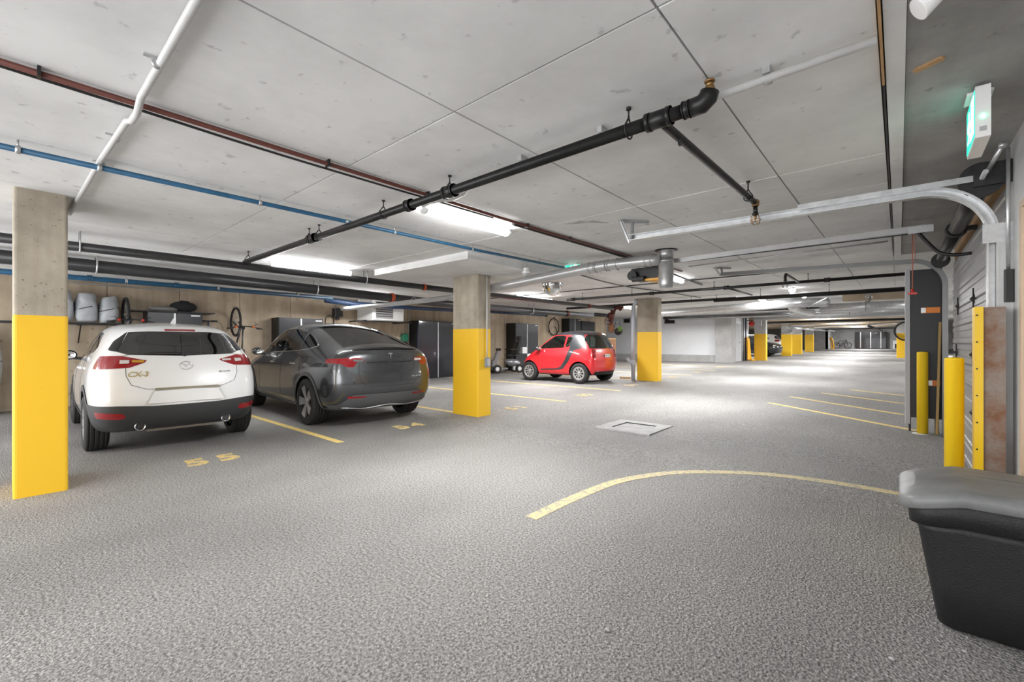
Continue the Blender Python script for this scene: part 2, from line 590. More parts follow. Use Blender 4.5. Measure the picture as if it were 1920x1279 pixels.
# a patch of bare concrete where the skim has come away
mb = MB()
pp = [(-.28, 0), (-.1, .03), (.05, .0), (.12, .05), (.3, .1), (.18, .02), (.1, -.06), (.02, -.03), (-.06, -.08), (-.15, -.02)]
mb.prism([(p * .8, q * .9) for p, q in pp], -0.003, 0.001)
o = mb.build('spalled_patch', GREYC, ceiling); o.location = (-2.45, 3.95, H0 - 0.001); o.rotation_euler = (0, 0, R(25))

# drop panel round the middle pillar
mb = MB(); mb.box(-6.75, -4.43, 4.15, 6.45, 2.4, 2.56); struct(mb, 'trim_1', CEIL)
# soffit by the garage door: wood shim, bright strip, dark slab
mb = MB(); mb.box(-0.06, -0.05, -3.5, 2.75, 2.475, 2.56); struct(mb, 'trim_2', WOOD)
mb = MB(); mb.box(-0.06, -0.05, 2.75, 8.35, 2.495, 2.56); struct(mb, 'trim_10', DARKM)  # dark bar stands in for the shade of the gap past the shim
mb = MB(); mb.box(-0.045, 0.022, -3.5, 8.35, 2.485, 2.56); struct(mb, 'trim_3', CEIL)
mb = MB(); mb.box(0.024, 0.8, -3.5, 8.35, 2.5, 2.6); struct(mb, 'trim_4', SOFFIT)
mb = MB()
mb.rbox(-0.055, 0.055, -0.017, 0.017, -0.006, 0.01, 0.014)
o = mb.build('soffit_plug', WOOD); o.location = (0.1, 2.72, 2.497); o.rotation_euler = (0, 0, R(-28))
tag(o, 'small timber plug left in the dark soffit behind the exit sign', 'wood plug')

# left wall: cast panels with vertical joints
wl = MB(); wl.box(-12.6, -12.36, -3.5, 21.8, -0.1, 3.0)
wall_left = struct(wl, 'wall_left', GREYC)
pm = None
for k in range(21):
    if pm is None:
        mb = MB(); mb.rbox(-0.06, 0.06, -0.606, 0.606, -0.1, 2.85, 0.006)
        o = mb.build('wall_panel', WALLC, wall_left); pm = o.data
    else:
        o = mesh_obj('wall_panel', pm, None, wall_left)
    o.location = (-12.36 + random.uniform(-.003, .003), -2.89 + 1.22 * k, 0)
# white wall beyond with its concrete curb
mb = MB(); mb.box(-16.9, -7.2, 24.6, 24.8, 0, 3.0); struct(mb, 'wall_back', WHITEW)
mb = MB(); mb.box(-16.9, -7.2, 24.42, 24.598, 0.1, 0.6); struct(mb, 'baseboard_back', GREYC)
mb = MB(); mb.box(-17, -16.8, 19, 61, 0, 3.4); struct(mb, 'wall_side', WHITEW)
mb = MB(); mb.box(-17, -12.3, 21.6, 21.8, 0, 3); struct(mb, 'wall_return', WHITEW)
mb = MB(); mb.rbox(-7.2, -6.42, 24.3, 25.2, 0.1, 2.75, 0.015); struct(mb, 'wall_pier', GREYC)
mb = MB(); mb.box(-6.75, -6.55, 25.2, 28.3, 0.1, 2.9); wr = struct(mb, 'wall_riser', WHITEW)
# door beyond the pier, facing the lane
mb = MB(); mb.box(-6.55, -6.5, 25.32, 26.22, fz(25), fz(25) + 2.05)
d2 = struct(mb, 'door_2', mat('door_grey', (0.5, 0.52, 0.55), 0.4))
for y0, y1, z0, z1 in ((25.22, 25.32, fz(25), fz(25) + 2.15), (26.22, 26.32, fz(25), fz(25) + 2.15), (25.32, 26.22, fz(25) + 2.05, fz(25) + 2.15)):
    mb = MB(); mb.box(-6.55, -6.46, y0, y1, z0, z1); mb.build('door_frame', WHITEPL, d2)
mb = MB(); mb.cyl((-6.5, 26.12, 1.27), (-6.44, 26.12, 1.27), 0.012); mb.cyl((-6.44, 26.12, 1.27), (-6.44, 26.0, 1.27), 0.012)
mb.build('door_handle', DARKM, d2)

# right wall with the timber-framed door near the camera
mb = MB()
mb.box(0.53, 0.75, -3.5, 2.75, -0.1, 2.5); mb.box(0.53, 0.75, 3.86, 4.3, -0.1, 2.5); mb.box(0.53, 0.75, 2.75, 3.86, 2.06, 2.5)
struct(mb, 'wall_right', JAMB)
mb = MB(); mb.box(0.6, 0.75, 4.3, 7.95, 2.25, 2.53); struct(mb, 'wall_header', JAMB)
mb = MB(); mb.box(0.585, 0.75, 7.95, 8.2, -0.1, 2.55); struct(mb, 'wall_right_end', JAMB)
mb = MB(); mb.box(0.58, 0.62, 2.8, 3.8, 0, 2.02); d3 = struct(mb, 'door_3', PALEW)
mb = MB(); mb.box(0.524, 0.6, 3.8, 3.86, 0, 2.06); mb.build('door_casing', PALEW, d3)
mb = MB(); mb.box(0.524, 0.6, 2.75, 3.8, 2.02, 2.06); mb.build('door_casing', PALEW, d3)
# far right side and end of the hall
mb = MB(); mb.box(0.75, 6.5, 8.2, 8.4, 0, 3); struct(mb, 'wall_right_return', GREYC)
mb = MB(); mb.box(6.3, 6.5, 8.4, 61, 0, 3.4); struct(mb, 'wall_far_right', GREYC)
mb = MB(); mb.box(-17, 6.5, 60, 60.3, 0.3, 3.4); struct(mb, 'wall_end', GREYC)
mb = MB(); mb.box(-6.9, -5.5, 55.6, 56, 0.3, 3.3); mb.box(-5.7, -5.5, 55.6, 60, 0.3, 3.3); struct(mb, 'wall_end_pier', GREYC)
# downstand beams far down the hall
k = 0
for y, x0, x1, d in ((23.9, -9.5, -3.6, .22), (14.9, -1.15, .6, .24), (28.6, -12, .6, .3), (36.6, -12, .6, .32), (43.6, -12, .6, .34), (52, -12, .6, .36)):
    k += 1
    mb = MB(); mb.box(x0, x1, y, y + .45, H0 + fz(y) - d, H0 + fz(y) + .04); struct(mb, 'trim_%d' % (k + (4 if k < 6 else 5)), GREYC if k == 1 else WALLC)


# ------------------------------------------------------------------ pillars
def pillar(x0, x1, y0, y1, label, top=None, conc=PILLC, hy=1.475):
    zf = fz(y0)
    zt = top if top else H0 + fz(y0) + 0.01
    t = thing('concrete_pillar', label, 'pillar', ((x0 + x1) / 2, (y0 + y1) / 2, zf), 0, 'yellow-footed pillars')
    w, l = (x1 - x0) / 2, (y1 - y0) / 2
    mb = MB(); mb.rbox(-w, w, -l, l, hy, zt - zf, 0.022); mb.build('shaft', conc, t)
    mb = MB(); mb.rbox(-w - .002, w + .002, -l - .002, l + .002, -0.02, hy, 0.022); o = mb.build('painted_base', YELLOW, t)
    o['label'] = 'yellow painted lower half'
    return t


pillar(-5.93, -5.315, 0.04, 0.35, 'nearest tan concrete pillar with a yellow base beside the white hatchback')
pillar(-5.9, -5.27, 5.17, 5.48, 'concrete pillar with yellow base and a conduit box, beside the grey car', 2.41)
pillar(-6.05, -5.4, 12.75, 13.06, 'concrete pillar with yellow base beside a grey downpipe, past the red car')
pillar(-6.08, -5.5, 27.5, 27.85, 'concrete pillar with yellow base beside the hanging yellow hose', conc=GREYC)
for (y, lab) in ((35.0, 'second yellow-based pillar past the hose, in front of the parked white car'),
                 (39.2, 'third yellow-based pillar past the hose on the left of the lane'),
                 (45.2, 'farthest yellow-based pillar on the left of the lane')):
    pillar(-6.08, -5.48, y, y + .35, lab, conc=GREYC)
for (y, lab) in ((35.0, 'nearest yellow-based pillar glimpsed left of the black panel'), (41, 'middle yellow-based pillar in the row behind the black panel'),
                 (47, 'far yellow-based pillar in the row behind the black panel')):
    pillar(-0.1, 0.6, y, y + .4, lab, conc=GREYC)

# conduit and box on the middle pillar
t = thing('outlet_box', 'blue-grey outlet box with conduit on the middle pillar', 'outlet box', (-5.268, 5.36, 0.92))
mb = MB(); mb.rbox(0.002, .055, -.04, .04, -.08, .08, .012, 'x'); mb.build('box', mat('box_bluegrey', (0.2, 0.25, 0.3), .4), t)
mb = MB(); mb.rbox(.056, .066, -.03, .03, -.06, .06, .01, 'x'); mb.build('cover', GREYPL, t)
mb = MB(); mb.cyl((.02, 0, .08), (.02, 0, 1.46), .011); mb.build('conduit', WHITEP, t)
# downpipe by the third pillar
t = thing('downpipe', 'pale grey downpipe standing against the pillar past the red car', 'pipe', (-6.2, 12.8, fz(12.8)))
mb = MB(); mb.tube([(0, 0, 0), (0, 0, 2.25), (.1, -.02, 2.4), (.1, -.02, 2.49)], .06, 14); mb.build('pipe', mat('pale_pipe', (.5, .53, .6), .4), t)
mb = MB(); mb.cyl((0, 0, .42), (0, 0, .62), .075, 14); mb.tube([(0, 0, .5), (-.12, -.08, .6), (-.16, -.1, .68)], .05, 12); mb.build('branch_fitting', MATS['pale_pipe'], t)
mb = MB(); mb.box(-.4, -.02, 0, .12, 0, .07); o = mb.build('timber_wheel_stop', PALEW, None)
o.location = (-6.35, 12.97, fz(12.97)); tag(o, 'pale timber wheel stop on the floor behind the red car', 'wheel stop')


# ------------------------------------------------------------------ floor paint
def strip(pts, w, name, label, m=LINEP):
    """painted strip following floor points"""
    n = len(pts)
    L, Rr = [], []
    for i in range(n):
        a = Vector((*pts[max(0, i - 1)], 0)); b = Vector((*pts[min(n - 1, i + 1)], 0))
        d = (b - a).normalized(); s = Vector((-d.y, d.x, 0)) * (w / 2)
        p = Vector((*pts[i], 0))
        L.append(p + s); Rr.append(p - s)
    v, f = [], []
    for i in range(n):
        for q in (L[i], Rr[i]):
            z = fz(q.y)
            v += [(q.x, q.y, z + .0025), (q.x, q.y, z - .004)]
    for i in range(n - 1):
        a, b = 4 * i, 4 * i + 4
        f += [(a, a + 2, b + 2, b), (a, b, b + 1, a + 1), (a + 2, a + 3, b + 3, b + 2), (a + 1, b + 1, b + 3, a + 3)]
    f += [(0, 1, 3, 2), (4 * n - 4, 4 * n - 2, 4 * n - 1, 4 * n - 3)]
    mb = MB(); mb.add(v, f)
    o = mb.build(name, m, None)
    return tag(o, label, 'floor marking')


def smooth_pts(p, n=6):
    out = []
    for i in range(len(p) - 1):
        p0, p1, p2, p3 = p[max(i - 1, 0)], p[i], p[i + 1], p[min(i + 2, len(p) - 1)]
        for k in range(n):
            t = k / n
            out.append(tuple(0.5 * (2 * b + (c - a) * t + (2 * a - 5 * b + 4 * c - d) * t * t + (3 * b - a - 3 * c + d) * t ** 3)
                             for a, b, c, d in zip(p0, p1, p2, p3)))
    out.append(tuple(p[-1]))
    return out


strip(smooth_pts([(-1.975, 2.47), (-1.97, 3.0), (-1.92, 3.58), (-1.75, 4.03), (-1.49, 4.37), (-1.01, 4.7), (-.49, 4.83), (.03, 4.84)]), .1,
      'curved_floor_line', 'curved yellow line sweeping across the floor before the black bin', LINEC)
labs = ['yellow stall line between the white and grey parked cars', 'yellow stall line running under the middle pillar',
        'yellow stall line on the near side of bay fifty-three, past the middle pillar', 'yellow stall line along the near side of the red car',
        'yellow stall line on the far side of the red car']
for y, x0, x1, l in ((2.77, -10.6, -5.27, labs[0]), (5.26, -11.2, -5.7, labs[1]), (7.6, -11.6, -5.17, labs[2]), (9.98, -11.6, -5.17, labs[3]), (12.9, -11.6, -6.3, labs[4])):
    strip([(x0, y), (x1, y)], .09, 'stall_line', l)
for y, l in ((15.6, 'first yellow stall line beyond the third pillar'), (18.3, 'second yellow stall line beyond the third pillar'), (21, 'third yellow stall line beyond the third pillar')):
    strip([(-11.6, y), (-5.4, y)], .1, 'stall_line', l)
for p, q, l in (((-1.95, 9.93), (.19, 8.19), 'nearest slanted yellow line by the far bollard'), ((-1.77, 11.19), (.07, 9.73), 'second slanted yellow line left of the black panel'),
                ((-1.34, 12.36), (.08, 11.34), 'third slanted yellow line left of the black panel'), ((-.9, 13.5), (.3, 12.7), 'farthest slanted yellow line left of the black panel')):
    strip([p, q], .09, 'slanted_line', l)
for s, x, y, sz, l in (('55', -5.52, 1.46, .36, 'worn yellow bay number behind the white hatchback'), ('54', -5.54, 4.0, .34, 'worn yellow bay number behind the grey car'),
                       ('53', -5.42, 6.33, .34, 'worn yellow bay number just past the middle pillar'), ('52', -5.4, 8.73, .34, 'worn yellow bay number in the bay before the red car'),
                       ('51', -5.55, 11.4, .34, 'worn yellow bay number behind the red car'), ('50', -5.6, 14.5, .36, 'worn yellow bay number just past the third pillar'),
                       ('49', -5.7, 17.2, .36, 'worn yellow bay number in the middle of the empty bays'), ('48', -5.9, 20.6, .36, 'worn yellow bay number nearest the white wall')):
    t = thing('bay_number', l, 'floor marking', (x, y, fz(y) + .0005), R(90))
    for q, ch in enumerate(s):
        o = mesh_obj('digit', text_mesh(ch, sz * 1.15, .002, 0.016), LINEW, t)
        o.location = ((q - .5) * sz * .8, 0, 0)
        if y > 4: o.rotation_euler = (0, SL, 0)

# sunken square access cover in a concrete pad
t = thing('access_cover', 'square concrete floor access cover with a sunken lid in the lane', 'access cover', (-2.9, 6.02, fz(6.02)), R(0))
mb = MB()
oq = [(-.42, -.42), (.42, -.42), (.42, .42), (-.42, .42)]; iq = [(-.24, -.24), (.24, -.24), (.24, .24), (-.24, .24)]
v = [(x, y, -.01) for x, y in oq] + [(x * .985, y * .985, .014) for x, y in oq] + [(x, y, .014) for x, y in iq] + [(x, y, -.01) for x, y in iq]
mb.add(v, [(4 * g + k, 4 * g + (k + 1) % 4, 4 * g + 4 + (k + 1) % 4, 4 * g + 4 + k) for g in range(3) for k in range(4)] + [(12 + k, 12 + (k + 1) % 4, (k + 1) % 4, k) for k in range(4)])
mb.build('pad', PADC, t)
mb = MB(); mb.box(-.24, .24, -.24, .24, -.01, .004); mb.build('lid', PADC, t)
for x0, x1, y0, y1 in ((-.24, -.225, -.24, .24), (-.225, .24, .225, .24)):
    mb = MB(); mb.box(x0, x1, y0, y1, .004, .0155); mb.build('frame_edge', DARKM, t)


# ------------------------------------------------------------------ cars
# Local frame: x = 0 at the rear bumper, +x forward, +y to the car's left, z up.
def lattice(tab, ny, crown, rbulge, fbulge):
    """closed box-topology cage from table[station][level] = (x, halfwidth, z)"""
    nx, nz = len(tab) - 1, len(tab[0]) - 1
    idx, verts = {}, []

    def pos(i, j, k):
        x, hw, z = tab[i][k]
        t = -1 + 2 * j / ny
        c = 1 - t * t
        if k == nz: z += crown[i] * c
        if i == 0: x -= rbulge[k] * c
        elif i == 1 and k in (0, nz): x -= rbulge[k] * c * .6
        if i == nx: x += fbulge * c
        elif i == nx - 1 and k in (0, nz): x += fbulge * c * .6
        return (x, hw * t, z)

    def vid(i, j, k):
        if (i, j, k) not in idx:
            idx[(i, j, k)] = len(verts); verts.append(pos(i, j, k))
        return idx[(i, j, k)]
    f = []
    for i in range(nx):
        for k in range(nz):
            f.append((vid(i, 0, k), vid(i + 1, 0, k), vid(i + 1, 0, k + 1), vid(i, 0, k + 1)))
            f.append((vid(i, ny, k), vid(i, ny, k + 1), vid(i + 1, ny, k + 1), vid(i + 1, ny, k)))
        for j in range(ny):
            f.append((vid(i, j, nz), vid(i + 1, j, nz), vid(i + 1, j + 1, nz), vid(i, j + 1, nz)))
            f.append((vid(i, j, 0), vid(i, j + 1, 0), vid(i + 1, j + 1, 0), vid(i + 1, j, 0)))
    for k in range(nz):
        for j in range(ny):
            f.append((vid(0, j, k), vid(0, j, k + 1), vid(0, j + 1, k + 1), vid(0, j + 1, k)))
            f.append((vid(nx, j, k), vid(nx, j + 1, k), vid(nx, j + 1, k + 1), vid(nx, j, k + 1)))
    return verts, f


def sdf(P2, poly):
    """signed distance (negative inside) of points to a polygon"""
    a = np.array(poly, float)
    b = np.roll(a, -1, 0)
    d2 = np.full(len(P2), 1e9)
    ins = np.zeros(len(P2), bool)
    for p, q in zip(a, b):
        e = q - p
        w = P2 - p
        t = np.clip((w @ e) / max(e @ e, 1e-12), 0, 1)
        d2 = np.minimum(d2, ((w - t[:, None] * e) ** 2).sum(1))
        cnd = (p[1] > P2[:, 1]) != (q[1] > P2[:, 1])
        with np.errstate(divide='ignore', invalid='ignore'):
            xi = (q[0] - p[0]) * (P2[:, 1] - p[1]) / (q[1] - p[1]) + p[0]
        ins ^= cnd & (P2[:, 0] < xi)
    d = np.sqrt(d2)
    return np.where(ins, -d, d)


def rear(poly, xmax, both=False):
    """region given in the rear view (y, z), limited to x < xmax"""
    def g(P):
        y = np.abs(P[:, 1]) if both else P[:, 1]
        return np.maximum(sdf(np.stack([y, P[:, 2]], 1), poly), P[:, 0] - xmax)
    return g


def side(poly, ymin=0.3):
    """region given in the side view (x, z), both flanks"""
    def g(P):
        return np.maximum(sdf(P[:, [0, 2]], poly), ymin - np.abs(P[:, 1]))
    return g


def clip(P, N, fld):
    """split triangle soup by a field; returns inside, outside"""
    val = fld(P.reshape(-1, 3)).reshape(-1, 3)
    neg = val < 0
    cnt = neg.sum(1)
    iP, iN = [P[cnt == 3]], [N[cnt == 3]]
    oP, oN = [P[cnt == 0]], [N[cnt == 0]]
    li, lo, ni, no = [], [], [], []
    for t in np.nonzero((cnt > 0) & (cnt < 3))[0]:
        p, n, v = P[t], N[t], val[t]
        A, B, An, Bn = [], [], [], []
        for k in range(3):
            j = (k + 1) % 3
            (A if v[k] < 0 else B).append(p[k]); (An if v[k] < 0 else Bn).append(n[k])
            if (v[k] < 0) != (v[j] < 0):
                s = v[k] / (v[k] - v[j])
                q = p[k] + (p[j] - p[k]) * s; m = n[k] + (n[j] - n[k]) * s
                A.append(q); B.append(q); An.append(m); Bn.append(m)
        for k in range(1, len(A) - 1):
            li.append((A[0], A[k], A[k + 1])); ni.append((An[0], An[k], An[k + 1]))
        for k in range(1, len(B) - 1):
            lo.append((B[0], B[k], B[k + 1])); no.append((Bn[0], Bn[k], Bn[k + 1]))
    if li: iP.append(np.array(li)); iN.append(np.array(ni))
    if lo: oP.append(np.array(lo)); oN.append(np.array(no))
    return (np.concatenate(iP), np.concatenate(iN)), (np.concatenate(oP), np.concatenate(oN))


def soup_obj(name, P, N, m, parent, off=0.0, split=False):
    if len(P) == 0: return None
    if split:
        # separate left/right/front/rear pieces into objects of their own
        key = np.round(P.reshape(-1, 3), 4)
        u, inv = np.unique(key, axis=0, return_inverse=True)
        tri = inv.reshape(-1, 3)
        lab = np.arange(len(u))
        for _ in range(400):
            m_ = lab[tri].min(1)
            new = lab.copy()
            for c in range(3): np.minimum.at(new, tri[:, c], m_)
            new = new[new]
            if (new == lab).all(): break
            lab = new
        tl = lab[tri[:, 0]]
        ids, cnt = np.unique(tl, return_counts=True)
        big = [i for i, c in zip(ids, cnt) if c >= 12]
        if len(big) > 1:
            out = None
            for i in big:
                sel = tl == i
                out = soup_obj(name, P[sel], N[sel], m, parent, off)
            return out
    N = N / np.maximum(np.linalg.norm(N, axis=2, keepdims=True), 1e-9)
    Q = (P + N * off).reshape(-1, 3)
    key = np.round(Q, 4)
    u, first, inv = np.unique(key, axis=0, return_index=True, return_inverse=True)
    inv = inv.reshape(-1, 3)
    good = (inv[:, 0] != inv[:, 1]) & (inv[:, 1] != inv[:, 2]) & (inv[:, 0] != inv[:, 2])
    tri = inv[good]
    me = bpy.data.meshes.new(name)
    me.from_pydata(u.tolist(), [], tri.tolist())
    me.polygons.foreach_set('use_smooth', [True] * len(me.polygons))
    nn = N[good].reshape(-1, 3)
    if len(me.loops) == len(nn):
        me.normals_split_custom_set(nn.tolist())
    me.update()
    return mesh_obj(name, me, m, parent)


def wheel_parts(name, parent, x, y, zr, r, w, rimr, spokes, sgn, rim_m, style):
    """tyre with tread grooves; rim with spokes as its sub-part"""
    T = Matrix.Translation((x, y, zr)) @ Matrix.Rotation(-sgn * PI / 2, 4, 'X')   # local z points outboard
    h = w / 2
    mb = MB()
    prof = [(rimr, -h * .9), (rimr + .02, -h), (r - .05, -h * 1.02), (r - .015, -h * .88)]
    for g in (-.6, -.2, .2, .6):
        c = g * h
        prof += [(r, c - .17 * h), (r, c - .028 * h), (r - .008, c - .02 * h), (r - .008, c + .02 * h), (r, c + .028 * h), (r, c + .17 * h)]
    prof += [(r - .015, h * .88), (r - .05, h * 1.02), (rimr + .02, h), (rimr, h * .9)]
    mb.lathe(prof, 48, T)
    ty = mb.build(name, RUBBER, parent)
    mb = MB()
    mb.lathe([(rimr + .004, h * .9), (rimr - .012, h * .93), (rimr - .03, h * .7), (rimr - .035, -h * .8), (.0, -h * .8)], 40, T)
    mb.build('rim_barrel', DARKM, ty)
    mb = MB()
    n = spokes
    for k in range(n):
        a = 2 * PI * k / n
        wi, wo = (.022, .06) if style == 'turbine' else ((.03, .035) if style == 'five' else (.034, .078))
        if style == 'cap': wi, wo = .012, .03
        ca, sa = math.cos(a), math.sin(a)
        ri, ro = .035, rimr - .008
        tw = .025 if style == 'turbine' else 0
        pts = []
        for (rr, ww, zz) in ((ri, wi, h * .72), (ro * .6, (wi + wo) / 2, h * .86), (ro, wo, h * .9)):
            for s in (-1, 1):
                o = s * ww + tw * rr / ro
                pts.append((rr * ca - o * sa, rr * sa + o * ca, zz))
                pts.append((rr * ca - o * sa * .9, rr * sa + o * ca * .9, zz - .03))
        v = [T @ Vector(p) for p in pts]
        f = []
        for q in (0, 4):
            f += [(q, q + 4, q + 6, q + 2), (q + 1, q + 3, q + 7, q + 5), (q, q + 1, q + 5, q + 4), (q + 2, q + 6, q + 7, q + 3)]
        f += [(0, 2, 3, 1), (8, 9, 11, 10)]
        mb.add(v, f)
    mb.lathe([(0, h * .78), (.045, h * .78), (.06, h * .7), (.06, h * .5)], 20, T)
    if style == 'cap':
        mb.lathe([(rimr, h * .92), (rimr - .03, h * .96), (rimr - .05, h * .85)], 36, T)
    mb.build('rim', rim_m, ty)
    return ty


def make_car(label, cat_name, spec, loc, yaw):
    """build a car from its cage, cut glass, lamps and trim out of the skin"""
    root = thing(cat_name, label, 'car', loc, yaw)
    vs, fs = lattice(spec['tab'], 6, spec['crown'], spec['rb'], spec['fb'])
    me = bpy.data.meshes.new('cage'); me.from_pydata(vs, [], fs); me.update()
    o = bpy.data.objects.new('cage', me); COL.objects.link(o)
    md = o.modifiers.new('s', 'SUBSURF'); md.levels = spec.get('lev', 3)
    base = bake(o)
    kd = KDTree(len(base.vertices))
    for v in base.vertices: kd.insert(v.co, v.index)
    kd.balance()
    bnor = [v.normal.copy() for v in base.vertices]
    bvh = BVHTree.FromPolygons([v.co for v in base.vertices], [p.vertices for p in base.polygons])
    r, wx, tw = spec['r'], spec['axles'], spec['track']
    cut = MB()
    for x in wx:
        for s in (-1, 1):
            cut.cyl((x, s * (tw - .3), r * .98), (x, s * 1.3, r * .98), r + .055, 40)
    co = cut.build('cut', None)
    md = o.modifiers.new('b', 'BOOLEAN'); md.operation = 'DIFFERENCE'; md.object = co; md.solver = 'EXACT'
    bm_ = bake(o)
    bpy.data.objects.remove(co)
    bm_.calc_loop_triangles()
    V = np.array([v.co[:] for v in bm_.vertices])
    T = np.array([t.vertices[:] for t in bm_.loop_triangles])
    VN = np.zeros_like(V); DD = np.zeros(len(V))
    for i, p in enumerate(V):
        c, j, d = kd.find(p); VN[i] = bnor[j]
        DD[i] = (bvh.find_nearest(p)[3])
    P = V[T]; N = VN[T]
    fn = np.cross(P[:, 1] - P[:, 0], P[:, 2] - P[:, 0]); fn /= np.maximum(np.linalg.norm(fn, axis=1, keepdims=True), 1e-12)
    well = (DD[T].max(1) > 1e-3) | ((fn * N.mean(1)).sum(1) < .35)
    bpy.data.objects.remove(o)
    NW = np.repeat(fn[:, None, :], 3, 1)
    soup_obj('wheel_well', P[well], NW[well], BLACKPL, root, 0.0, True)
    P, N = P[~well], N[~well]
    (uP, uN), (P, N) = clip(P, N, lambda Q: Q[:, 2] - spec.get('under', .2))
    soup_obj('underbody', uP, uN, BLACKPL, root)
    made = {}
    glassP = []
    for (name, fld, m, off) in spec['cuts']:
        (a, an), (P, N) = clip(P, N, fld)
        ob = soup_obj(name, a, an, m, root, off, True)
        if name not in made: made[name] = ob
    body = soup_obj('body', P, N, spec['paint'], root)
    # dark lining just inside the painted skin
    liner = soup_obj('interior_lining', P[:, ::-1], -N[:, ::-1], spec.get('liner', INTERIOR), root, .018)
    for x in wx:
        for s in (-1, 1):
            wheel_parts('wheel', root, x, s * (tw - spec['ww'] / 2), r, r, spec['ww'], spec['rim'], spec['spokes'], s, spec['rim_m'], spec['style'])
    root['_'] = 0
    del root['_']

    def hit_rear(y, z):
        h = bvh.ray_cast(Vector((-2, y, z)), Vector((1, 0, 0)))
        return (h[0], h[1]) if h[0] is not None else (Vector((0, y, z)), Vector((-1, 0, 0)))

    def hit_side(x, z, s):
        h = bvh.ray_cast(Vector((x, s * 3, z)), Vector((0, -s, 0)))
        return (h[0], h[1]) if h[0] is not None else (Vector((x, s * .8, z)), Vector((0, s, 0)))

    def seam(pts, kind, s=1, rr=.0028, m=BLACKPL, name='panel_seam', off=0.0, n=8):
        path = []
        for i in range(len(pts) - 1):
            for k in range(n):
                t = k / n
                a = pts[i][0] + (pts[i + 1][0] - pts[i][0]) * t; b = pts[i][1] + (pts[i + 1][1] - pts[i][1]) * t
                p, nn_ = hit_rear(a, b) if kind == 'r' else hit_side(a, b, s)
                path.append(p + nn_ * off)
        p, nn_ = hit_rear(*pts[-1]) if kind == 'r' else hit_side(pts[-1][0], pts[-1][1], s)
        path.append(p + nn_ * off)
        mb = MB(); mb.tube(path, rr, 6); return mb.build(name, m, root)

    def stick(me_or_mb, name, m, y, z, off=.004, spin=0):
        """fix a flat piece (drawn in local xy) on the tail at (y, z)"""
        p, nn_ = hit_rear(y, z)
        ob = mesh_obj(name, me_or_mb, m, root)
        zx = nn_.normalized()
        xx = Vector((0, 0, 1)).cross(zx).normalized()      # to the viewer's right, seen from behind
        yy = zx.cross(xx)
        mt = Matrix((xx, yy, zx)).transposed().to_4x4()
        mt.translation = p + zx * off
        ob.matrix_local = mt
        return ob
    return root, hit_rear, hit_side, seam, stick


def seat(parent, x, y, z, w=.5, m=SEATM):
    def f(mb):
        mb.rbox(x - .05, x + .45, y - w / 2, y + w / 2, z, z + .16, .05, 'x')
        mb.prism([(z + .05, x - .12), (z + .05, x + .02), (z + .62, x - .12), (z + .62, x - .22)], y - w / 2, y + w / 2, 'y')
        mb.rbox(x - .27, x - .17, y - .13, y + .13, z + .66, z + .84, .04, 'x')
        mb.cyl((x - .2, y, z + .6), (x - .2, y, z + .7), .02, 8)
    mb = MB(); f(mb)
    return mb.build('seat', m, parent)


def flat(pts, d=.004):
    mb = MB(); mb.prism(pts, 0, d)
    o = mb.build('flat', None); me = o.data; bpy.data.objects.remove(o)
    return me


def mirror_part(root, x, y, z, s, shell_m):
    mb = MB()
    mb.ball((x, s * (y + .1), z), .1, 8, (.75, 1.0, .72))
    mb.bar((x + .02, s * (y - .08), z - .06), (x, s * (y + .06), z - .04), .05, .04)
    o = mb.build('door_mirror', shell_m, root)
    mb = MB(); mb.lathe([(0, .0), (.06, .0), (.066, .01)], 20, Matrix.Translation((x - .07, s * (y + .1), z)) @ Matrix.Rotation(-PI / 2, 4, 'Y') @ Matrix.Diagonal((.8, 1.2, 1, 1)))
    mb.build('mirror_glass', MIRROR, o)


# ---- white hatchback ------------------------------------------------------
def tab_from(rows):
    """rows[level] = list of (x, hw, z) per station -> table[station][level]"""
    return [[rows[k][i] for k in range(len(rows))] for i in range(len(rows[0]))]


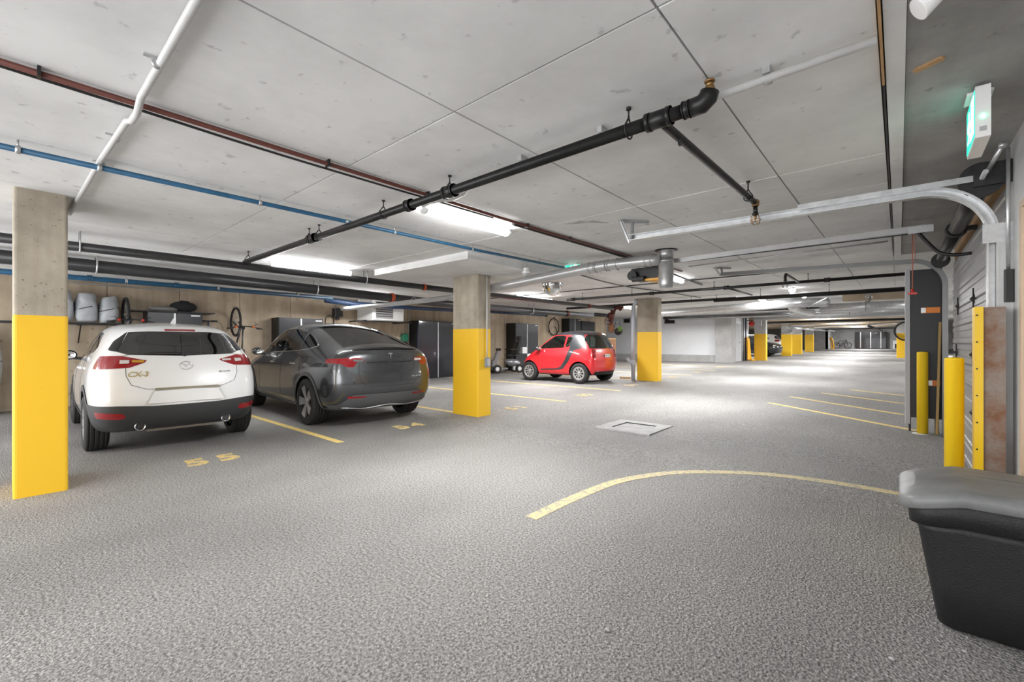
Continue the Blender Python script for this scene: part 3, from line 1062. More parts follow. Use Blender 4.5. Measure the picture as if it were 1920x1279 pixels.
def build_hatch():
    rows = [
        # k0 bottom edge
        [(.12, .58, .29), (.26, .68, .25), (.5, .75, .23), (.9, .75, .2), (1.4, .75, .2), (1.9, .75, .2), (2.4, .75, .2), (2.9, .75, .2), (3.25, .75, .2), (3.7, .73, .2), (4.05, .65, .22), (4.16, .5, .25)],
        # k1 lower bumper / sill
        [(.03, .665, .42), (.18, .76, .40), (.47, .815, .36), (.9, .82, .33), (1.4, .82, .32), (1.9, .82, .32), (2.4, .82, .32), (2.9, .82, .32), (3.25, .82, .33), (3.7, .81, .34), (4.1, .72, .36), (4.23, .56, .38)],
        # k2 widest
        [(.0, .69, .66), (.14, .785, .66), (.45, .83, .64), (.9, .838, .62), (1.4, .835, .61), (1.9, .835, .6), (2.4, .835, .6), (2.9, .835, .6), (3.25, .835, .6), (3.7, .828, .6), (4.12, .75, .56), (4.26, .58, .54)],
        # k3 shoulder
        [(.07, .675, .93), (.2, .77, .94), (.47, .82, .94), (.9, .825, .92), (1.4, .82, .9), (1.9, .815, .88), (2.4, .815, .87), (2.9, .818, .85), (3.25, .818, .83), (3.7, .805, .8), (4.1, .72, .7), (4.24, .56, .65)],
        # k4 belt
        [(.14, .645, 1.09), (.28, .715, 1.11), (.53, .755, 1.1), (.95, .77, 1.08), (1.45, .77, 1.05), (1.9, .77, 1.03), (2.4, .77, 1.01), (2.9, .77, .98), (3.25, .76, .94), (3.7, .74, .88), (4.08, .67, .78), (4.22, .52, .7)],
        # k5 glass middle
        [(.32, .58, 1.245), (.46, .63, 1.27), (.7, .67, 1.29), (1.05, .685, 1.3), (1.5, .69, 1.29), (1.95, .69, 1.28), (2.45, .685, 1.24), (2.95, .68, 1.11), (3.28, .7, .96), (3.7, .69, .91), (4.06, .62, .81), (4.2, .49, .73)],
        # k6 roof edge
        [(.40, .49, 1.405), (.54, .53, 1.425), (.8, .565, 1.45), (1.15, .58, 1.465), (1.55, .585, 1.465), (1.95, .575, 1.455), (2.35, .57, 1.41), (2.8, .585, 1.2), (3.25, .62, 1.0), (3.68, .61, .94), (4.04, .53, .84), (4.17, .42, .76)],
    ]
    crown = [.035, .045, .055, .06, .06, .06, .055, .05, .045, .04, .035, .03]
    white = mat('white_car_paint', (0.78, 0.78, 0.775), 0.3, coat=1.0)
    zc = [(-1, .5), (0, .5)]
    def bumper(P):
        # dark lower bumper: edge rises to the sides a little
        y = np.abs(P[:, 1])
        ed = .55 + .02 * np.clip((y - .3) / .3, 0, 1)
        return np.maximum(P[:, 2] - ed, P[:, 0] - .5)
    def arches(P):
        g = np.full(len(P), 1e9)
        for x in (.79, 3.36):
            g = np.minimum(g, np.hypot(P[:, 0] - x, P[:, 2] - .31) - .455)
        return np.maximum(g, .55 - np.abs(P[:, 1]))
    sills = lambda P: np.maximum(P[:, 2] - .37, .6 - np.abs(P[:, 1]))
    cuts = [
        ('rear_window', rear([(-.5, 1.115), (0, 1.098), (.5, 1.115), (.59, 1.15), (.475, 1.372), (.3, 1.385), (-.3, 1.385), (-.475, 1.372), (-.59, 1.15)], .8), GLASS, -.003),
        ('quarter_black', rear([(.585, 1.15), (.66, 1.165), (.6, 1.27), (.475, 1.385)], .66, True), BLACKPL, -.001),
        ('tail_light', rear([(.33, 1.045), (.5, .975), (.9, .955), (.9, 1.095), (.56, 1.105)], .34, True), REDLENS, .004),
        ('reflector', rear([(.53, .435), (.55, .485), (.72, .5), (.86, .51), (.84, .44), (.58, .42)], .22, True), REDLENS, .005),
        ('bumper_cladding', bumper, CLADDING, .004),
        ('wheel_arch_cladding', arches, CLADDING, .007),
        ('sill_cladding', sills, CLADDING, .006),
        ('rear_side_window', side([(.78, 1.14), (.68, 1.2), (1.0, 1.365), (1.3, 1.385), (1.36, 1.09)]), GLASS, -.003),
        ('front_side_window', side([(1.42, 1.085), (1.38, 1.39), (1.95, 1.38), (2.32, 1.33), (2.78, 1.04)]), GLASS, -.003),
        ('windscreen', lambda P: np.maximum(np.maximum(np.abs(P[:, 1]) - .60, np.maximum(P[:, 0] - 3.2, 2.42 - P[:, 0])), 1.04 - P[:, 2]), GLASS, -.003),
    ]
    spec = dict(tab=tab_from(rows), crown=crown, rb=[.08, .10, .10, .09, .085, .08, .07], fb=.12, r=.325, axles=(.79, 3.36), track=.835, ww=.215, rim=.232,
                spokes=10, rim_m=GALV, style='turbine', paint=white, cuts=cuts, under=.25)
    root, hr, hs, seam, stick = make_car('white hatchback with grey bumper cladding, parked beside the nearest yellow pillar', 'white_hatchback', spec, (-6.27, 1.39, 0), R(178))
    # tailgate shut line, plate ledge, lamps, badges
    for s in (-1, 1):
        seam([(s * .53, .975), (s * .53, .89), (s * .49, .79), (s * .36, .738), (0, .728)], 'r')
        seam([(s * .50, 1.115), (s * .56, 1.1)], 'r')
        seam([(1.395, 1.39), (1.40, 1.05), (1.37, .7), (1.3, .42)], 's', s)
        seam([(2.5, 1.08), (2.62, .8), (2.62, .45)], 's', s)
    # inner lamp segments
    for s in (-1, 1):
        stick(flat([(-.03, -.022), (.05, -.018), (.05, .022), (-.03, .024)]), 'reverse_lens', CLEARLENS, s * .545, 1.035, .006)
        stick(flat([(-.05, -.014), (.05, -.01), (.05, .015), (-.05, .012)] if s < 0 else [(-.05, -.01), (.05, -.014), (.05, .012), (-.05, .015)]), 'indicator_lens', AMBER if s > 0 else CLEARLENS, s * .425, 1.04, .006)
    stick(flat([(-.3, -.012), (.34, -.012), (.3, .012), (-.29, .012)], .008), 'plate_ledge', mat('ledge_olive', (.22, .19, .12), .4), 0, .735, .0)
    stick(flat([(-.36, -.075), (.36, -.075), (.3, .06), (-.3, .06)], .006), 'plate_recess', white, 0, .655, .0)
    # emblem: oval ring with a winged V
    mb = MB()
    mb.tube([(.062 * math.cos(2 * PI * k / 28), .05 * math.sin(2 * PI * k / 28), .004) for k in range(28)], .0055, 8, closed=True)
    mb.tube([(-.056, .02, .004), (-.03, .024, .004), (-.012, .006, .004), (0, -.012, .004), (.012, .006, .004), (.03, .024, .004), (.056, .02, .004)], .005, 8)
    o = mb.build('emblem', CHROME); em = o.data; bpy.data.objects.remove(o)
    stick(em, 'emblem', CHROME, 0, .985, .002)
    stick(text_mesh('CX-3', .08, .003, .002, .15), 'model_badge', mat('badge_gold', (.75, .6, .32), .2, 1.0), .43, .90, .003)
    stick(text_mesh('SKYACTIV', .028, .002, .001), 'trim_badge', CHROME, -.39, .90, .003)
    # spoiler brake light, wiper, antenna, exhausts
    p, n_ = hr(0, 1.405)
    mb = MB(); mb.rbox(p.x - .012, p.x + .03, -.15, .15, 1.392, 1.416, .008, 'y'); mb.build('brake_light', REDLENS, root)
    wp = []
    for y in (.0, .12, .25, .36):
        q, n_ = hr(y, 1.125); wp.append(q + n_ * .02)
    mb = MB(); mb.tube(wp, .009, 6); q, n_ = hr(0, 1.11); mb.ball(q + n_ * .015, .03, 6); mb.build('rear_wiper', BLACKPL, root)
    mb = MB()
    mb.add([(.66, -.012, 1.47), (.66, .012, 1.47), (.9, .014, 1.49), (.9, -.014, 1.49), (.64, -.003, 1.57), (.64, .003, 1.57), (.7, -.003, 1.565), (.7, .003, 1.565)],
           [(0, 1, 5, 4), (1, 2, 7, 5), (2, 3, 6, 7), (3, 0, 4, 6), (4, 5, 7, 6), (0, 3, 2, 1)])
    mb.build('roof_antenna', white, root)
    for s in (-1, 1):
        mb = MB(); mb.lathe([(.032, .18), (.042, .0), (.047, -.0), (.047, .18)], 20, Matrix.Translation((.03, s * .41, .325)) @ Matrix.Rotation(PI / 2, 4, 'Y'))
        mb.build('tail_pipe', CHROME, root)
    mb = MB(); mb.box(.15, .5, -.3, .34, .24, .3); mb.build('silencer', mat('silencer', (.3, .26, .22), .5, .4), root)
    for s in (-1, 1): mirror_part(root, 2.55, .80, 1.08, s, BLACKPL if s > 0 else white)
    for s in (-1, 1):
        seat(root, 2.0, s * .36, .42)
    mb = MB(); mb.box(.9, 1.15, -.55, .55, .45, 1.0); mb.box(.55, .9, -.55, .55, .55, .98); mb.build('rear_bench', SEATM, root)
    mb = MB(); mb.rbox(2.75, 3.1, -.64, .64, .75, .98, .06, 'y'); mb.build('dashboard', INTERIOR, root)
    for s in (-1, 1):
        p, n_ = hs(1.0, .93, s)
        mb = MB(); mb.tube([(1.5, s * (abs(p.y) + .0), .93), (1.53, s * (abs(p.y) + .025), .935), (1.66, s * (abs(p.y) + .025), .94), (1.7, s * abs(p.y), .94)], .012, 6); mb.build('door_handle', white, root)
        mb = MB(); mb.ball((4.0, s * .66, .72), .1, 8, (1.1, .9, .6)); mb.build('headlight', CLEARLENS, root)
    return root


def build_sedan():
    """grey fastback crossover"""
    rows = [
        [(.14, .66, .27), (.3, .76, .25), (.6, .83, .23), (1.0, .85, .21), (1.45, .85, .21), (1.95, .85, .21), (2.45, .85, .21), (2.95, .85, .21), (3.4, .85, .21), (4.0, .83, .21), (4.5, .74, .23), (4.64, .57, .26)],
        [(.05, .74, .42), (.2, .84, .40), (.5, .90, .38), (.95, .915, .35), (1.45, .915, .34), (1.95, .915, .34), (2.45, .915, .34), (2.95, .915, .34), (3.4, .915, .35), (4.0, .90, .36), (4.55, .81, .37), (4.7, .63, .39)],
        [(.0, .76, .65), (.15, .865, .65), (.47, .915, .64), (.95, .93, .63), (1.45, .925, .62), (1.95, .92, .62), (2.45, .92, .62), (2.95, .92, .62), (3.4, .92, .62), (4.0, .915, .6), (4.57, .83, .56), (4.74, .65, .53)],
        [(.04, .745, .9), (.18, .84, .91), (.48, .895, .91), (.95, .91, .9), (1.45, .905, .885), (1.95, .9, .875), (2.45, .9, .865), (2.95, .9, .855), (3.4, .9, .84), (4.0, .885, .79), (4.55, .79, .68), (4.72, .62, .62)],
        [(.05, .71, 1.05), (.22, .79, 1.075), (.54, .84, 1.09), (1.05, .86, 1.09), (1.5, .86, 1.08), (1.98, .858, 1.07), (2.5, .855, 1.055), (3.0, .855, 1.03), (3.5, .84, .97), (4.02, .82, .9), (4.52, .74, .76), (4.7, .58, .67)],
        [(.07, .65, 1.115), (.32, .695, 1.17), (.72, .72, 1.245), (1.15, .74, 1.325), (1.6, .755, 1.355), (2.05, .76, 1.36), (2.55, .755, 1.34), (3.1, .75, 1.21), (3.55, .76, 1.03), (4.02, .76, .945), (4.5, .68, .8), (4.68, .53, .7)],
        [(.1, .56, 1.14), (.42, .58, 1.23), (.82, .595, 1.35), (1.25, .61, 1.47), (1.7, .62, 1.54), (2.15, .62, 1.56), (2.6, .62, 1.535), (3.1, .64, 1.34), (3.6, .67, 1.06), (4.02, .67, .97), (4.48, .59, .82), (4.66, .46, .72)],
    ]
    crown = [.03, .05, .06, .065, .065, .065, .06, .055, .05, .045, .04, .03]
    grey = mat('grey_car_paint', (0.1, 0.104, 0.11), 0.25, 0.8, coat=1.0)
    def lower(P):
        y = np.abs(P[:, 1])
        ed = .36 + .14 * np.clip((.74 - y) / .16, 0, 1)
        return np.maximum(P[:, 2] - ed, P[:, 0] - .34)
    def arches(P):
        g = np.full(len(P), 1e9)
        for x in (.89, 3.78):
            g = np.minimum(g, np.hypot(P[:, 0] - x, P[:, 2] - .345) - .462)
        return np.maximum(g, .6 - np.abs(P[:, 1]))
    dark = mat('dark_trim', (.085, .087, .09), .45)
    cuts = [
        ('rear_window', lambda P: np.maximum(np.maximum(np.abs(P[:, 1]) - (.5 + .11 * np.clip((1.4 - P[:, 0]) / 1.2, 0, 1)), np.maximum(P[:, 0] - 1.42, .26 - P[:, 0])), 1.1 - P[:, 2]), GLASS, -.003),
        ('glass_roof', lambda P: np.maximum(np.maximum(np.abs(P[:, 1]) - .54, np.maximum(P[:, 0] - 2.66, 1.47 - P[:, 0])), 1.1 - P[:, 2]), mat('roof_glass', (.03, .032, .035), .06, coat=1.0), -.002),
        ('windscreen', lambda P: np.maximum(np.maximum(np.abs(P[:, 1]) - .62, np.maximum(P[:, 0] - 3.5, 2.7 - P[:, 0])), 1.08 - P[:, 2]), GLASS, -.003),
        ('tail_light', rear([(.40, .985), (.44, 1.02), (.58, 1.035), (.95, 1.01), (.95, .965), (.72, .945), (.66, .9), (.56, .9), (.52, .97)], .33, True), REDLENS, .003),
        ('reflector', rear([(.38, .45), (.4, .475), (.66, .485), (.64, .45)], .3, True), REDLENS, .008),
        ('diffuser', lower, dark, .005),
        ('wheel_arch_trim', arches, dark, .006),
        ('sill_trim', lambda P: np.maximum(P[:, 2] - .30, .6 - np.abs(P[:, 1])), dark, .004),
        ('quarter_window', side([(.80, 1.205), (.84, 1.235), (1.1, 1.335), (1.34, 1.405), (1.3, 1.145), (1.0, 1.165)]), GLASS, -.003),
        ('rear_side_window', side([(1.33, 1.14), (1.38, 1.415), (1.8, 1.47), (2.08, 1.487), (2.02, 1.115)]), GLASS, -.003),
        ('front_side_window', side([(2.08, 1.115), (2.14, 1.487), (2.5, 1.47), (2.82, 1.36), (3.2, 1.07)]), GLASS, -.003),
        ('side_pillar_trim', side([(2.02, 1.115), (2.08, 1.487), (2.14, 1.487), (2.08, 1.115)]), BLACKPL, -.002),
    ]
    spec = dict(tab=tab_from(rows), crown=crown, rb=[.08, .10, .11, .10, .09, .085, .08], fb=.13, r=.352, axles=(.89, 3.78), track=.93, ww=.255, rim=.255,
                spokes=5, rim_m=mat('silver_rim', (.62, .62, .63), .3, .85), style='wide', paint=grey, cuts=cuts, under=.25)
    root, hr, hs, seam, stick = make_car('dark grey fastback car parked between the white hatchback and the middle pillar', 'grey_fastback', spec, (-5.87, 3.865, 0), R(176.5))
    for s in (-1, 1):
        seam([(s * .49, .96), (s * .5, .82), (s * .48, .70), (s * .4, .62), (s * .2, .605), (0, .602)], 'r')
        seam([(s * .38, .965), (0, .96)], 'r', rr=.007)
        seam([(2.05, 1.10), (2.03, .85), (2.0, .42)], 's', s)
        seam([(1.32, 1.11), (1.2, .98), (1.13, .78), (1.12, .6)], 's', s)
        seam([(3.1, 1.09), (3.16, .8), (3.14, .42)], 's', s)
        seam([(.78, 1.215), (1.05, 1.33), (1.36, 1.425), (1.75, 1.485), (2.1, 1.497), (2.5, 1.482), (2.83, 1.37), (3.22, 1.065)], 's', s, rr=.007, m=CHROME, name='window_trim', off=.002)
        seam([(.78, 1.2), (1.0, 1.155), (1.4, 1.125), (2.05, 1.105), (3.2, 1.06)], 's', s, rr=.006, m=CHROME, name='window_trim', off=.002)
        stick(flat([(-.07, -.012), (.07, -.02), (.07, .02), (-.07, .016)] if s > 0 else [(-.07, -.02), (.07, -.012), (.07, .016), (-.07, .02)]), 'lamp_clear_lens', CLEARLENS if s < 0 else mat('smoked_lens', (.16, .15, .16), .1, coat=1), s * .50, .99, .006)
        p, n_ = hr(s * .3, .335)
    # bright lower valance lip
    path = []
    for k in range(25):
        y = -.68 + 1.36 * k / 24
        q, n_ = hr(y, .30 + .015 * math.cos(y * 9)); path.append(q + n_ * .01)
    mb = MB(); mb.tube(path, .008, 6); mb.build('valance_lip', GALV, root)
    # emblem: a bar over a tapering stem, drawn as geometry
    stick(flat([(-.045, .04), (-.03, .05), (0, .054), (.03, .05), (.045, .04), (.03, .034), (.012, .032), (0, -.05), (-.012, .032), (-.03, .034)], .006), 'emblem', CHROME, 0, 1.045, .003)
    stick(text_mesh('DUAL MOTOR', .03, .002, .001), 'trim_badge', CHROME, -.45, .73, .003)
    # lip spoiler
    mb = MB()
    path = []
    for k in range(17):
        y = -.54 + 1.08 * k / 16
        path.append((.1 - .085 * (1 - (y / .56) ** 2) + .012, y, 1.143 + .03 * (1 - (y / .56) ** 2)))
    mb.tube(path, [.004] + [.012] * 15 + [.004], 8); mb.build('lip_spoiler', BLACKPL, root)
    for s in (-1, 1): mirror_part(root, 3.05, .87, 1.10, s, grey)
    for s in (-1, 1):
        seat(root, 2.4, s * .38, .48)
        for x in (1.5, 2.5):
            p, n_ = hs(x, .92, s)
            mb = MB(); mb.box(x - .1, x + .1, s * abs(p.y) - .004, s * abs(p.y) + .006, .91, .93); mb.build('door_handle', CHROME, root)
        mb = MB(); mb.ball((4.5, s * .68, .74), .1, 8, (1.2, .9, .5)); mb.build('headlight', CLEARLENS, root)
    mb = MB(); mb.box(1.2, 1.5, -.62, .62, .5, 1.06); mb.box(.5, 1.2, -.62, .62, .6, .92); mb.build('rear_bench', SEATM, root)
    mb = MB(); mb.rbox(3.15, 3.45, -.72, .72, .8, 1.02, .06, 'y'); mb.build('dashboard', INTERIOR, root)
    return root


def build_micro():
    """red two-seat microcar with black safety cell"""
    rows = [
        [(.1, .62, .24), (.2, .66, .23), (.37, .68, .22), (.7, .68, .21), (1.0, .68, .2), (1.3, .68, .2), (1.6, .68, .2), (1.85, .68, .2), (2.1, .68, .2), (2.3, .66, .21), (2.5, .58, .23), (2.58, .45, .25)],
        [(.03, .70, .36), (.13, .735, .35), (.35, .75, .34), (.7, .75, .32), (1.0, .745, .31), (1.3, .745, .31), (1.6, .745, .31), (1.85, .745, .31), (2.12, .75, .32), (2.35, .735, .34), (2.55, .66, .36), (2.64, .5, .38)],
        [(.0, .72, .58), (.11, .76, .58), (.34, .778, .58), (.7, .77, .56), (1.0, .755, .55), (1.3, .755, .55), (1.6, .755, .55), (1.85, .76, .55), (2.12, .772, .55), (2.37, .76, .54), (2.58, .67, .52), (2.67, .5, .5)],
        [(.03, .70, .8), (.14, .74, .81), (.36, .765, .82), (.7, .762, .82), (1.0, .76, .82), (1.3, .76, .81), (1.6, .76, .8), (1.85, .76, .79), (2.1, .755, .77), (2.33, .73, .72), (2.54, .64, .65), (2.63, .48, .6)],
        [(.06, .66, .99), (.18, .70, 1.01), (.4, .72, 1.02), (.72, .725, 1.01), (1.0, .725, .99), (1.3, .725, .97), (1.6, .725, .95), (1.85, .725, .93), (2.08, .71, .89), (2.28, .67, .83), (2.48, .58, .73), (2.58, .44, .66)],
        [(.16, .60, 1.2), (.28, .635, 1.22), (.48, .65, 1.24), (.76, .66, 1.25), (1.0, .66, 1.24), (1.28, .66, 1.23), (1.55, .66, 1.19), (1.82, .66, 1.07), (2.05, .65, .95), (2.24, .61, .87), (2.44, .53, .77), (2.54, .41, .69)],
        [(.27, .52, 1.42), (.38, .55, 1.45), (.56, .565, 1.475), (.8, .57, 1.485), (1.02, .57, 1.48), (1.26, .565, 1.46), (1.5, .56, 1.38), (1.78, .575, 1.19), (2.03, .59, 1.01), (2.2, .56, .91), (2.4, .48, .81), (2.5, .37, .72)],
    ]
    crown = [.04, .045, .05, .055, .055, .055, .055, .05, .045, .04, .035, .03]
    red = mat('red_car_paint', (0.62, 0.012, 0.02), 0.3, coat=1.0)
    blk = mat('black_cell_paint', (.022, .024, .028), .28, coat=1.0)
    def roof(P): return 1.395 - P[:, 2]
    cell = [(.42, 1.5), (.28, 1.2), (.40, 1.0), (.62, .95), (.80, .62), (1.0, .40), (1.2, .365), (1.8, .34), (1.86, .375), (1.2, .415), (1.08, .47), (.92, .68), (.78, 1.02), (.78, 1.42), (1.6, 1.42), (1.6, 1.5)]
    cuts = [
        ('rear_window', rear([(-.68, 1.0), (.68, 1.0), (.6, 1.37), (.5, 1.395), (-.5, 1.395), (-.6, 1.37)], .33), GLASSG, -.003),
        ('door_window', side([(.99, 1.02), (.95, 1.35), (1.08, 1.385), (1.40, 1.37), (1.88, 1.05), (1.84, .985)]), GLASSG, -.003),
        ('quarter_window', side([(.80, 1.06), (.72, 1.3), (.82, 1.36), (.90, 1.34), (.94, 1.03)]), GLASSG, -.003),
        ('windscreen', lambda P: np.maximum(np.maximum(np.abs(P[:, 1]) - .55, np.maximum(P[:, 0] - 2.03, 1.5 - P[:, 0])), 1.0 - P[:, 2]), GLASSG, -.003),
        ('tail_light', lambda P: np.maximum(np.minimum(np.hypot(np.abs(P[:, 1]) - .60, P[:, 2] - .92) - .062, np.hypot(np.abs(P[:, 1]) - .615, P[:, 2] - .79) - .055), P[:, 0] - .35), REDLENS, .012),
        ('rear_valance', lambda P: np.maximum(np.maximum(P[:, 2] - .345, np.abs(P[:, 1]) - .56), P[:, 0] - .3), BLACKPL, .006),
        ('roof_panel', roof, blk, 0.0),
        ('safety_cell', side(cell), blk, .003),
    ]
    spec = dict(tab=tab_from(rows), crown=crown, rb=[.06, .08, .08, .07, .07, .06, .06], fb=.1, r=.29, axles=(.45, 2.26), track=.768, ww=.17, rim=.195,
                spokes=9, rim_m=mat('silver_cap', (.5, .5, .5), .3, .8), style='cap', paint=red, cuts=cuts, under=.235, liner=mat('pale_lining', (.16, .2, .18), .8))  # lining and seats coloured pale to imitate the greenish reflection in the windows
    root, hr, hs, seam, stick = make_car('small red two-seat car with a black frame, parked past the middle pillar', 'red_microcar', spec, (-6.42, 11.5, fz(11.5)), R(180))
    for s in (-1, 1):
        seam([(1.93, .96), (1.88, .8), (1.86, .42)], 's', s)
        seam([(.97, .98), (1.0, .9), (1.05, .55), (1.2, .44), (1.8, .40)], 's', s)
        seam([(1.0, .76), (1.5, .72), (1.84, .74)], 's', s, rr=.004, m=red, name='door_crease')
        seam([(1.0, .99), (1.4, .975), (1.86, .97)], 's', s, rr=.006, m=CHROME, name='window_trim')
        seam([(.0, .64), (s * .5, .64), (s * .62, .70)], 'r')
    stick(flat([(-.15, -.045), (.15, -.045), (.15, .045), (-.15, .045)], .006), 'number_plate', mat('plate', (.6, .62, .58), .5), 0, .79, .012)
    for k in range(6):
        stick(flat([(-.012, -.02), (.012, -.02), (.012, .022), (-.012, .022)], .003), 'plate_mark', mat('plate_blue', (.12, .16, .3), .5), .1 - .04 * k - (.02 if k > 2 else 0), .785, .018)
    for s in (-1, 1):
        stick(flat([(-.03 * s, -.012), (.03 * s, -.03), (.034 * s, .03), (-.02 * s, .02)] if s > 0 else [(.03, -.012), (.02, .02), (-.034, .03), (-.03, -.03)], .003), 'plate_surround_lamp', CHROME, s * .22, .79, .006)
        mirror_part(root, 1.86, .74, 1.0, s, blk)
        seat(root, 1.1, s * .3, .4, .46, mat('pale_seat', (.3, .3, .28), .8))
        mb = MB(); mb.ball((2.36, s * .6, .74), .09, 8, (1, .8, 1)); mb.build('headlight', CLEARLENS, root)
    p, n_ = hr(0, 1.42)
    mb = MB(); mb.rbox(p.x - .015, p.x + .03, -.1, .1, 1.405, 1.435, .01, 'y'); mb.build('brake_light', REDLENS, root)
    mb = MB(); mb.rbox(.0, .03, -.5, .5, .345, .365, .008, 'y'); mb.build('valance_trim', GALV, root)
    mb = MB(); mb.rbox(1.95, 2.1, -.58, .58, .7, .92, .05, 'y'); mb.build('dashboard', INTERIOR, root)
    mb = MB(); mb.tube([(1.78 + .06 * math.sin(t), .3 + .17 * math.cos(t), .92 + .16 * math.sin(t)) for t in [2 * PI * k / 24 for k in range(24)]], .014, 8, closed=True)
    mb.cyl((1.8, .3, .92), (1.98, .3, .84), .025, 8); mb.build('steering_wheel', BLACKPL, root)
    return root


HATCH = build_hatch()
SEDAN = build_sedan()
MICRO = build_micro()


# ------------------------------------------------------------------ lamps
def tube_lamp(x, y0, y1, label, z=None, w=.09, d=.045, group='strip lamps', watt=1.0):
    yc = (y0 + y1) / 2
    zt = z if z is not None else H0 + fz(yc)
    t = thing('strip_lamp', label, 'lamp', (x, yc, zt), 0, group)
    l = (y1 - y0) / 2
    mb = MB(); mb.box(-w * .32, w * .32, -l, l, -.03, 0); mb.build('housing', WHITEPL, t)
    mb = MB()
    pts = [(-.5, 0), (-.5, -.35), (-.34, -.85), (-.15, -1), (.15, -1), (.34, -.85), (.5, -.35), (.5, 0)]
    mb.prism([(-.03 + q * d, p * w) for p, q in pts], -l + .02, l - .02, 'y'); mb.build('diffuser', GLOW, t)
    for s in (-1, 1):
        mb = MB(); mb.prism([(-.03 + q * d * 1.04 + .001, p * w * 1.04) for p, q in pts], s * (l - .01) - .012, s * (l - .01) + .012, 'y'); mb.build('end_cap', WHITEPL, t)
    ld = bpy.data.lights.new('lamp_light', 'AREA'); ld.shape = 'RECTANGLE'; ld.size = w * .8; ld.size_y = 2 * l - .06
    ld.energy = LAMPW * watt; ld.color = (1.0, 1.0, 1.0); ld.spread = R(180)
    lo = bpy.data.objects.new('lamp_light', ld); COL.objects.link(lo); lo.parent = t; lo.location = (0, 0, -.03 - d - .004)
    return t


tube_lamp(-3.25, 2.5, 3.65, 'nearest bright strip lamp on the ceiling above the lane')
tube_lamp(-6.98, 2.55, 3.85, 'strip lamp between the dark pipes above the grey car', 2.46)
tube_lamp(-7.48, 8.7, 10.3, 'strip lamp on the ceiling behind the dome mirror', 2.5, watt=1.6)
tube_lamp(-3.37, 8.2, 9.2, 'strip lamp beside the door opener motor', watt=1.8)
tube_lamp(-7.8, 14.5, 16.0, 'strip lamp behind the third pillar', watt=2)
tube_lamp(-3.25, -2.6, -1.45, 'unseen strip lamp added on the ceiling behind the viewpoint, over the lane', watt=.35)  # this lamp and the next are unseen, added to light the near end
tube_lamp(-7.0, -2.6, -1.4, 'unseen strip lamp added on the ceiling behind the viewpoint, over the bays', watt=.35)
tube_lamp(-10.2, 5.2, 6.6, 'strip lamp near the left wall above the grey car', 2.46)
tube_lamp(-7.8, 20, 21.4, 'strip lamp in front of the white wall', watt=2)
for k, (x, y) in enumerate(((-3.2, 14.5), (-3.2, 20.5), (-3.0, 27), (-2.6, 33), (-2.4, 39), (-2.6, 45), (-2.6, 55), (-9, 31), (-9, 37), (-9, 45), (3, 16), (3, 26), (3, 38))):  # rows include extra lamps added to brighten the dark end of the hall
    tube_lamp(x, y, y + 1.3, ['first', 'second', 'third', 'fourth', 'fifth', 'sixth', 'added seventh', 'eighth', 'ninth', 'tenth', 'eleventh', 'twelfth', 'thirteenth'][k] + ' strip lamp far down the hall, counted from the camera, in rows filled out for brightness', watt=2.6)


# ------------------------------------------------------------------ services under the ceiling
def pipe(name, label, pts, r, m, cat='pipe', n=12, group=None):
    t = thing(name, label, cat, (0, 0, 0), 0, group)
    mb = MB(); mb.tube(pts, r, n); mb.build('pipe_run', m, t)
    return t


def collar(t, p, d, r, l, m, name='coupling'):
    p = Vector(p); d = Vector(d).normalized() * (l / 2)
    mb = MB()
    a, b = p - d, p + d
    mb.cyl(a, b, r * .93, 14)
    mb.cyl(a, a + d * .35, r, 14); mb.cyl(b - d * .35, b, r, 14)
    return mb.build(name, m, t)


def hanger(t, p, r, ztop, axis, m=DARKM, ring=.005):
    """pear-shaped pipe hanger with its rod"""
    p = Vector(p)
    path = []
    for k in range(15):
        a = R(-50 - 280 * k / 14 + 320) if False else R(130 + 280 * k / 14)
        c, s = math.cos(a) * (r + .008), math.sin(a) * (r + .008)
        path.append((p.x + (c if axis == 'y' else 0), p.y + (c if axis == 'x' else 0), p.z + s))
    top = (p.x, p.y, p.z + r + .035)
    mb = MB(); mb.tube([top] + path + [top], ring, 6); mb.cyl(top, (p.x, p.y, ztop + .003), .005, 6)
    mb.cyl((p.x, p.y, ztop - .012), (p.x, p.y, ztop + .003), .014, 8)
    return mb.build('hanger', m, t)


# black sprinkler main crossing the lane, its branch and head
ZS, YS = 2.378, 2.17
t = pipe('sprinkler_pipe', 'black sprinkler main crossing the ceiling above the lane', [(-.72, YS, ZS), (-6.89, YS + .03, ZS)], .033, BLACKP)
mb = MB(); mb.tube([(-.77, YS, ZS), (-.72, YS, ZS + .002), (-.692, YS, ZS + .025), (-.685, YS, ZS + .05)], [.043, .045, .045, .043], 14); mb.build('elbow', BLACKP, t)
collar(t, (-.79, YS, ZS), (1, 0, 0), .044, .033, BLACKP)
collar(t, (-.93, YS, ZS), (1, 0, 0), .047, .13, BLACKP, 'tee')
mb = MB(); mb.cyl((-.685, YS, ZS + .05), (-.685, YS, ZS + .072), .022, 10); mb.cyl((-.685, YS, ZS + .072), (-.685, YS, ZS + .095), .016, 10); mb.cyl((-.685, YS, ZS + .092), (-.685, YS, ZS + .1), .024, 10)
mb.build('brass_plug', BRASS, t)
for x, l in ((-2.54, .11), (-3.04, .065), (-4.77, .11)): collar(t, (x, YS + .01, ZS), (1, 0, 0), .049, l, BLACKP)
for x in (-1.1, -2.54, -3.42, -4.63, -4.86, -6.7):
    hanger(t, (x, YS + .01, ZS), .034, 2.5, 'x')
mb = MB(); mb.tube([(-.93, YS, ZS), (-.93, YS + .1, ZS), (-.892, 3.92, ZS), (-.887, 3.97, ZS)], .023, 10); mb.build('branch_run', BLACKP, t)
mb = MB(); mb.box(-.925, -.913, 2.41, 2.437, ZS - .05, ZS + .01); mb.build('pipe_clip', BLACKPL, t)
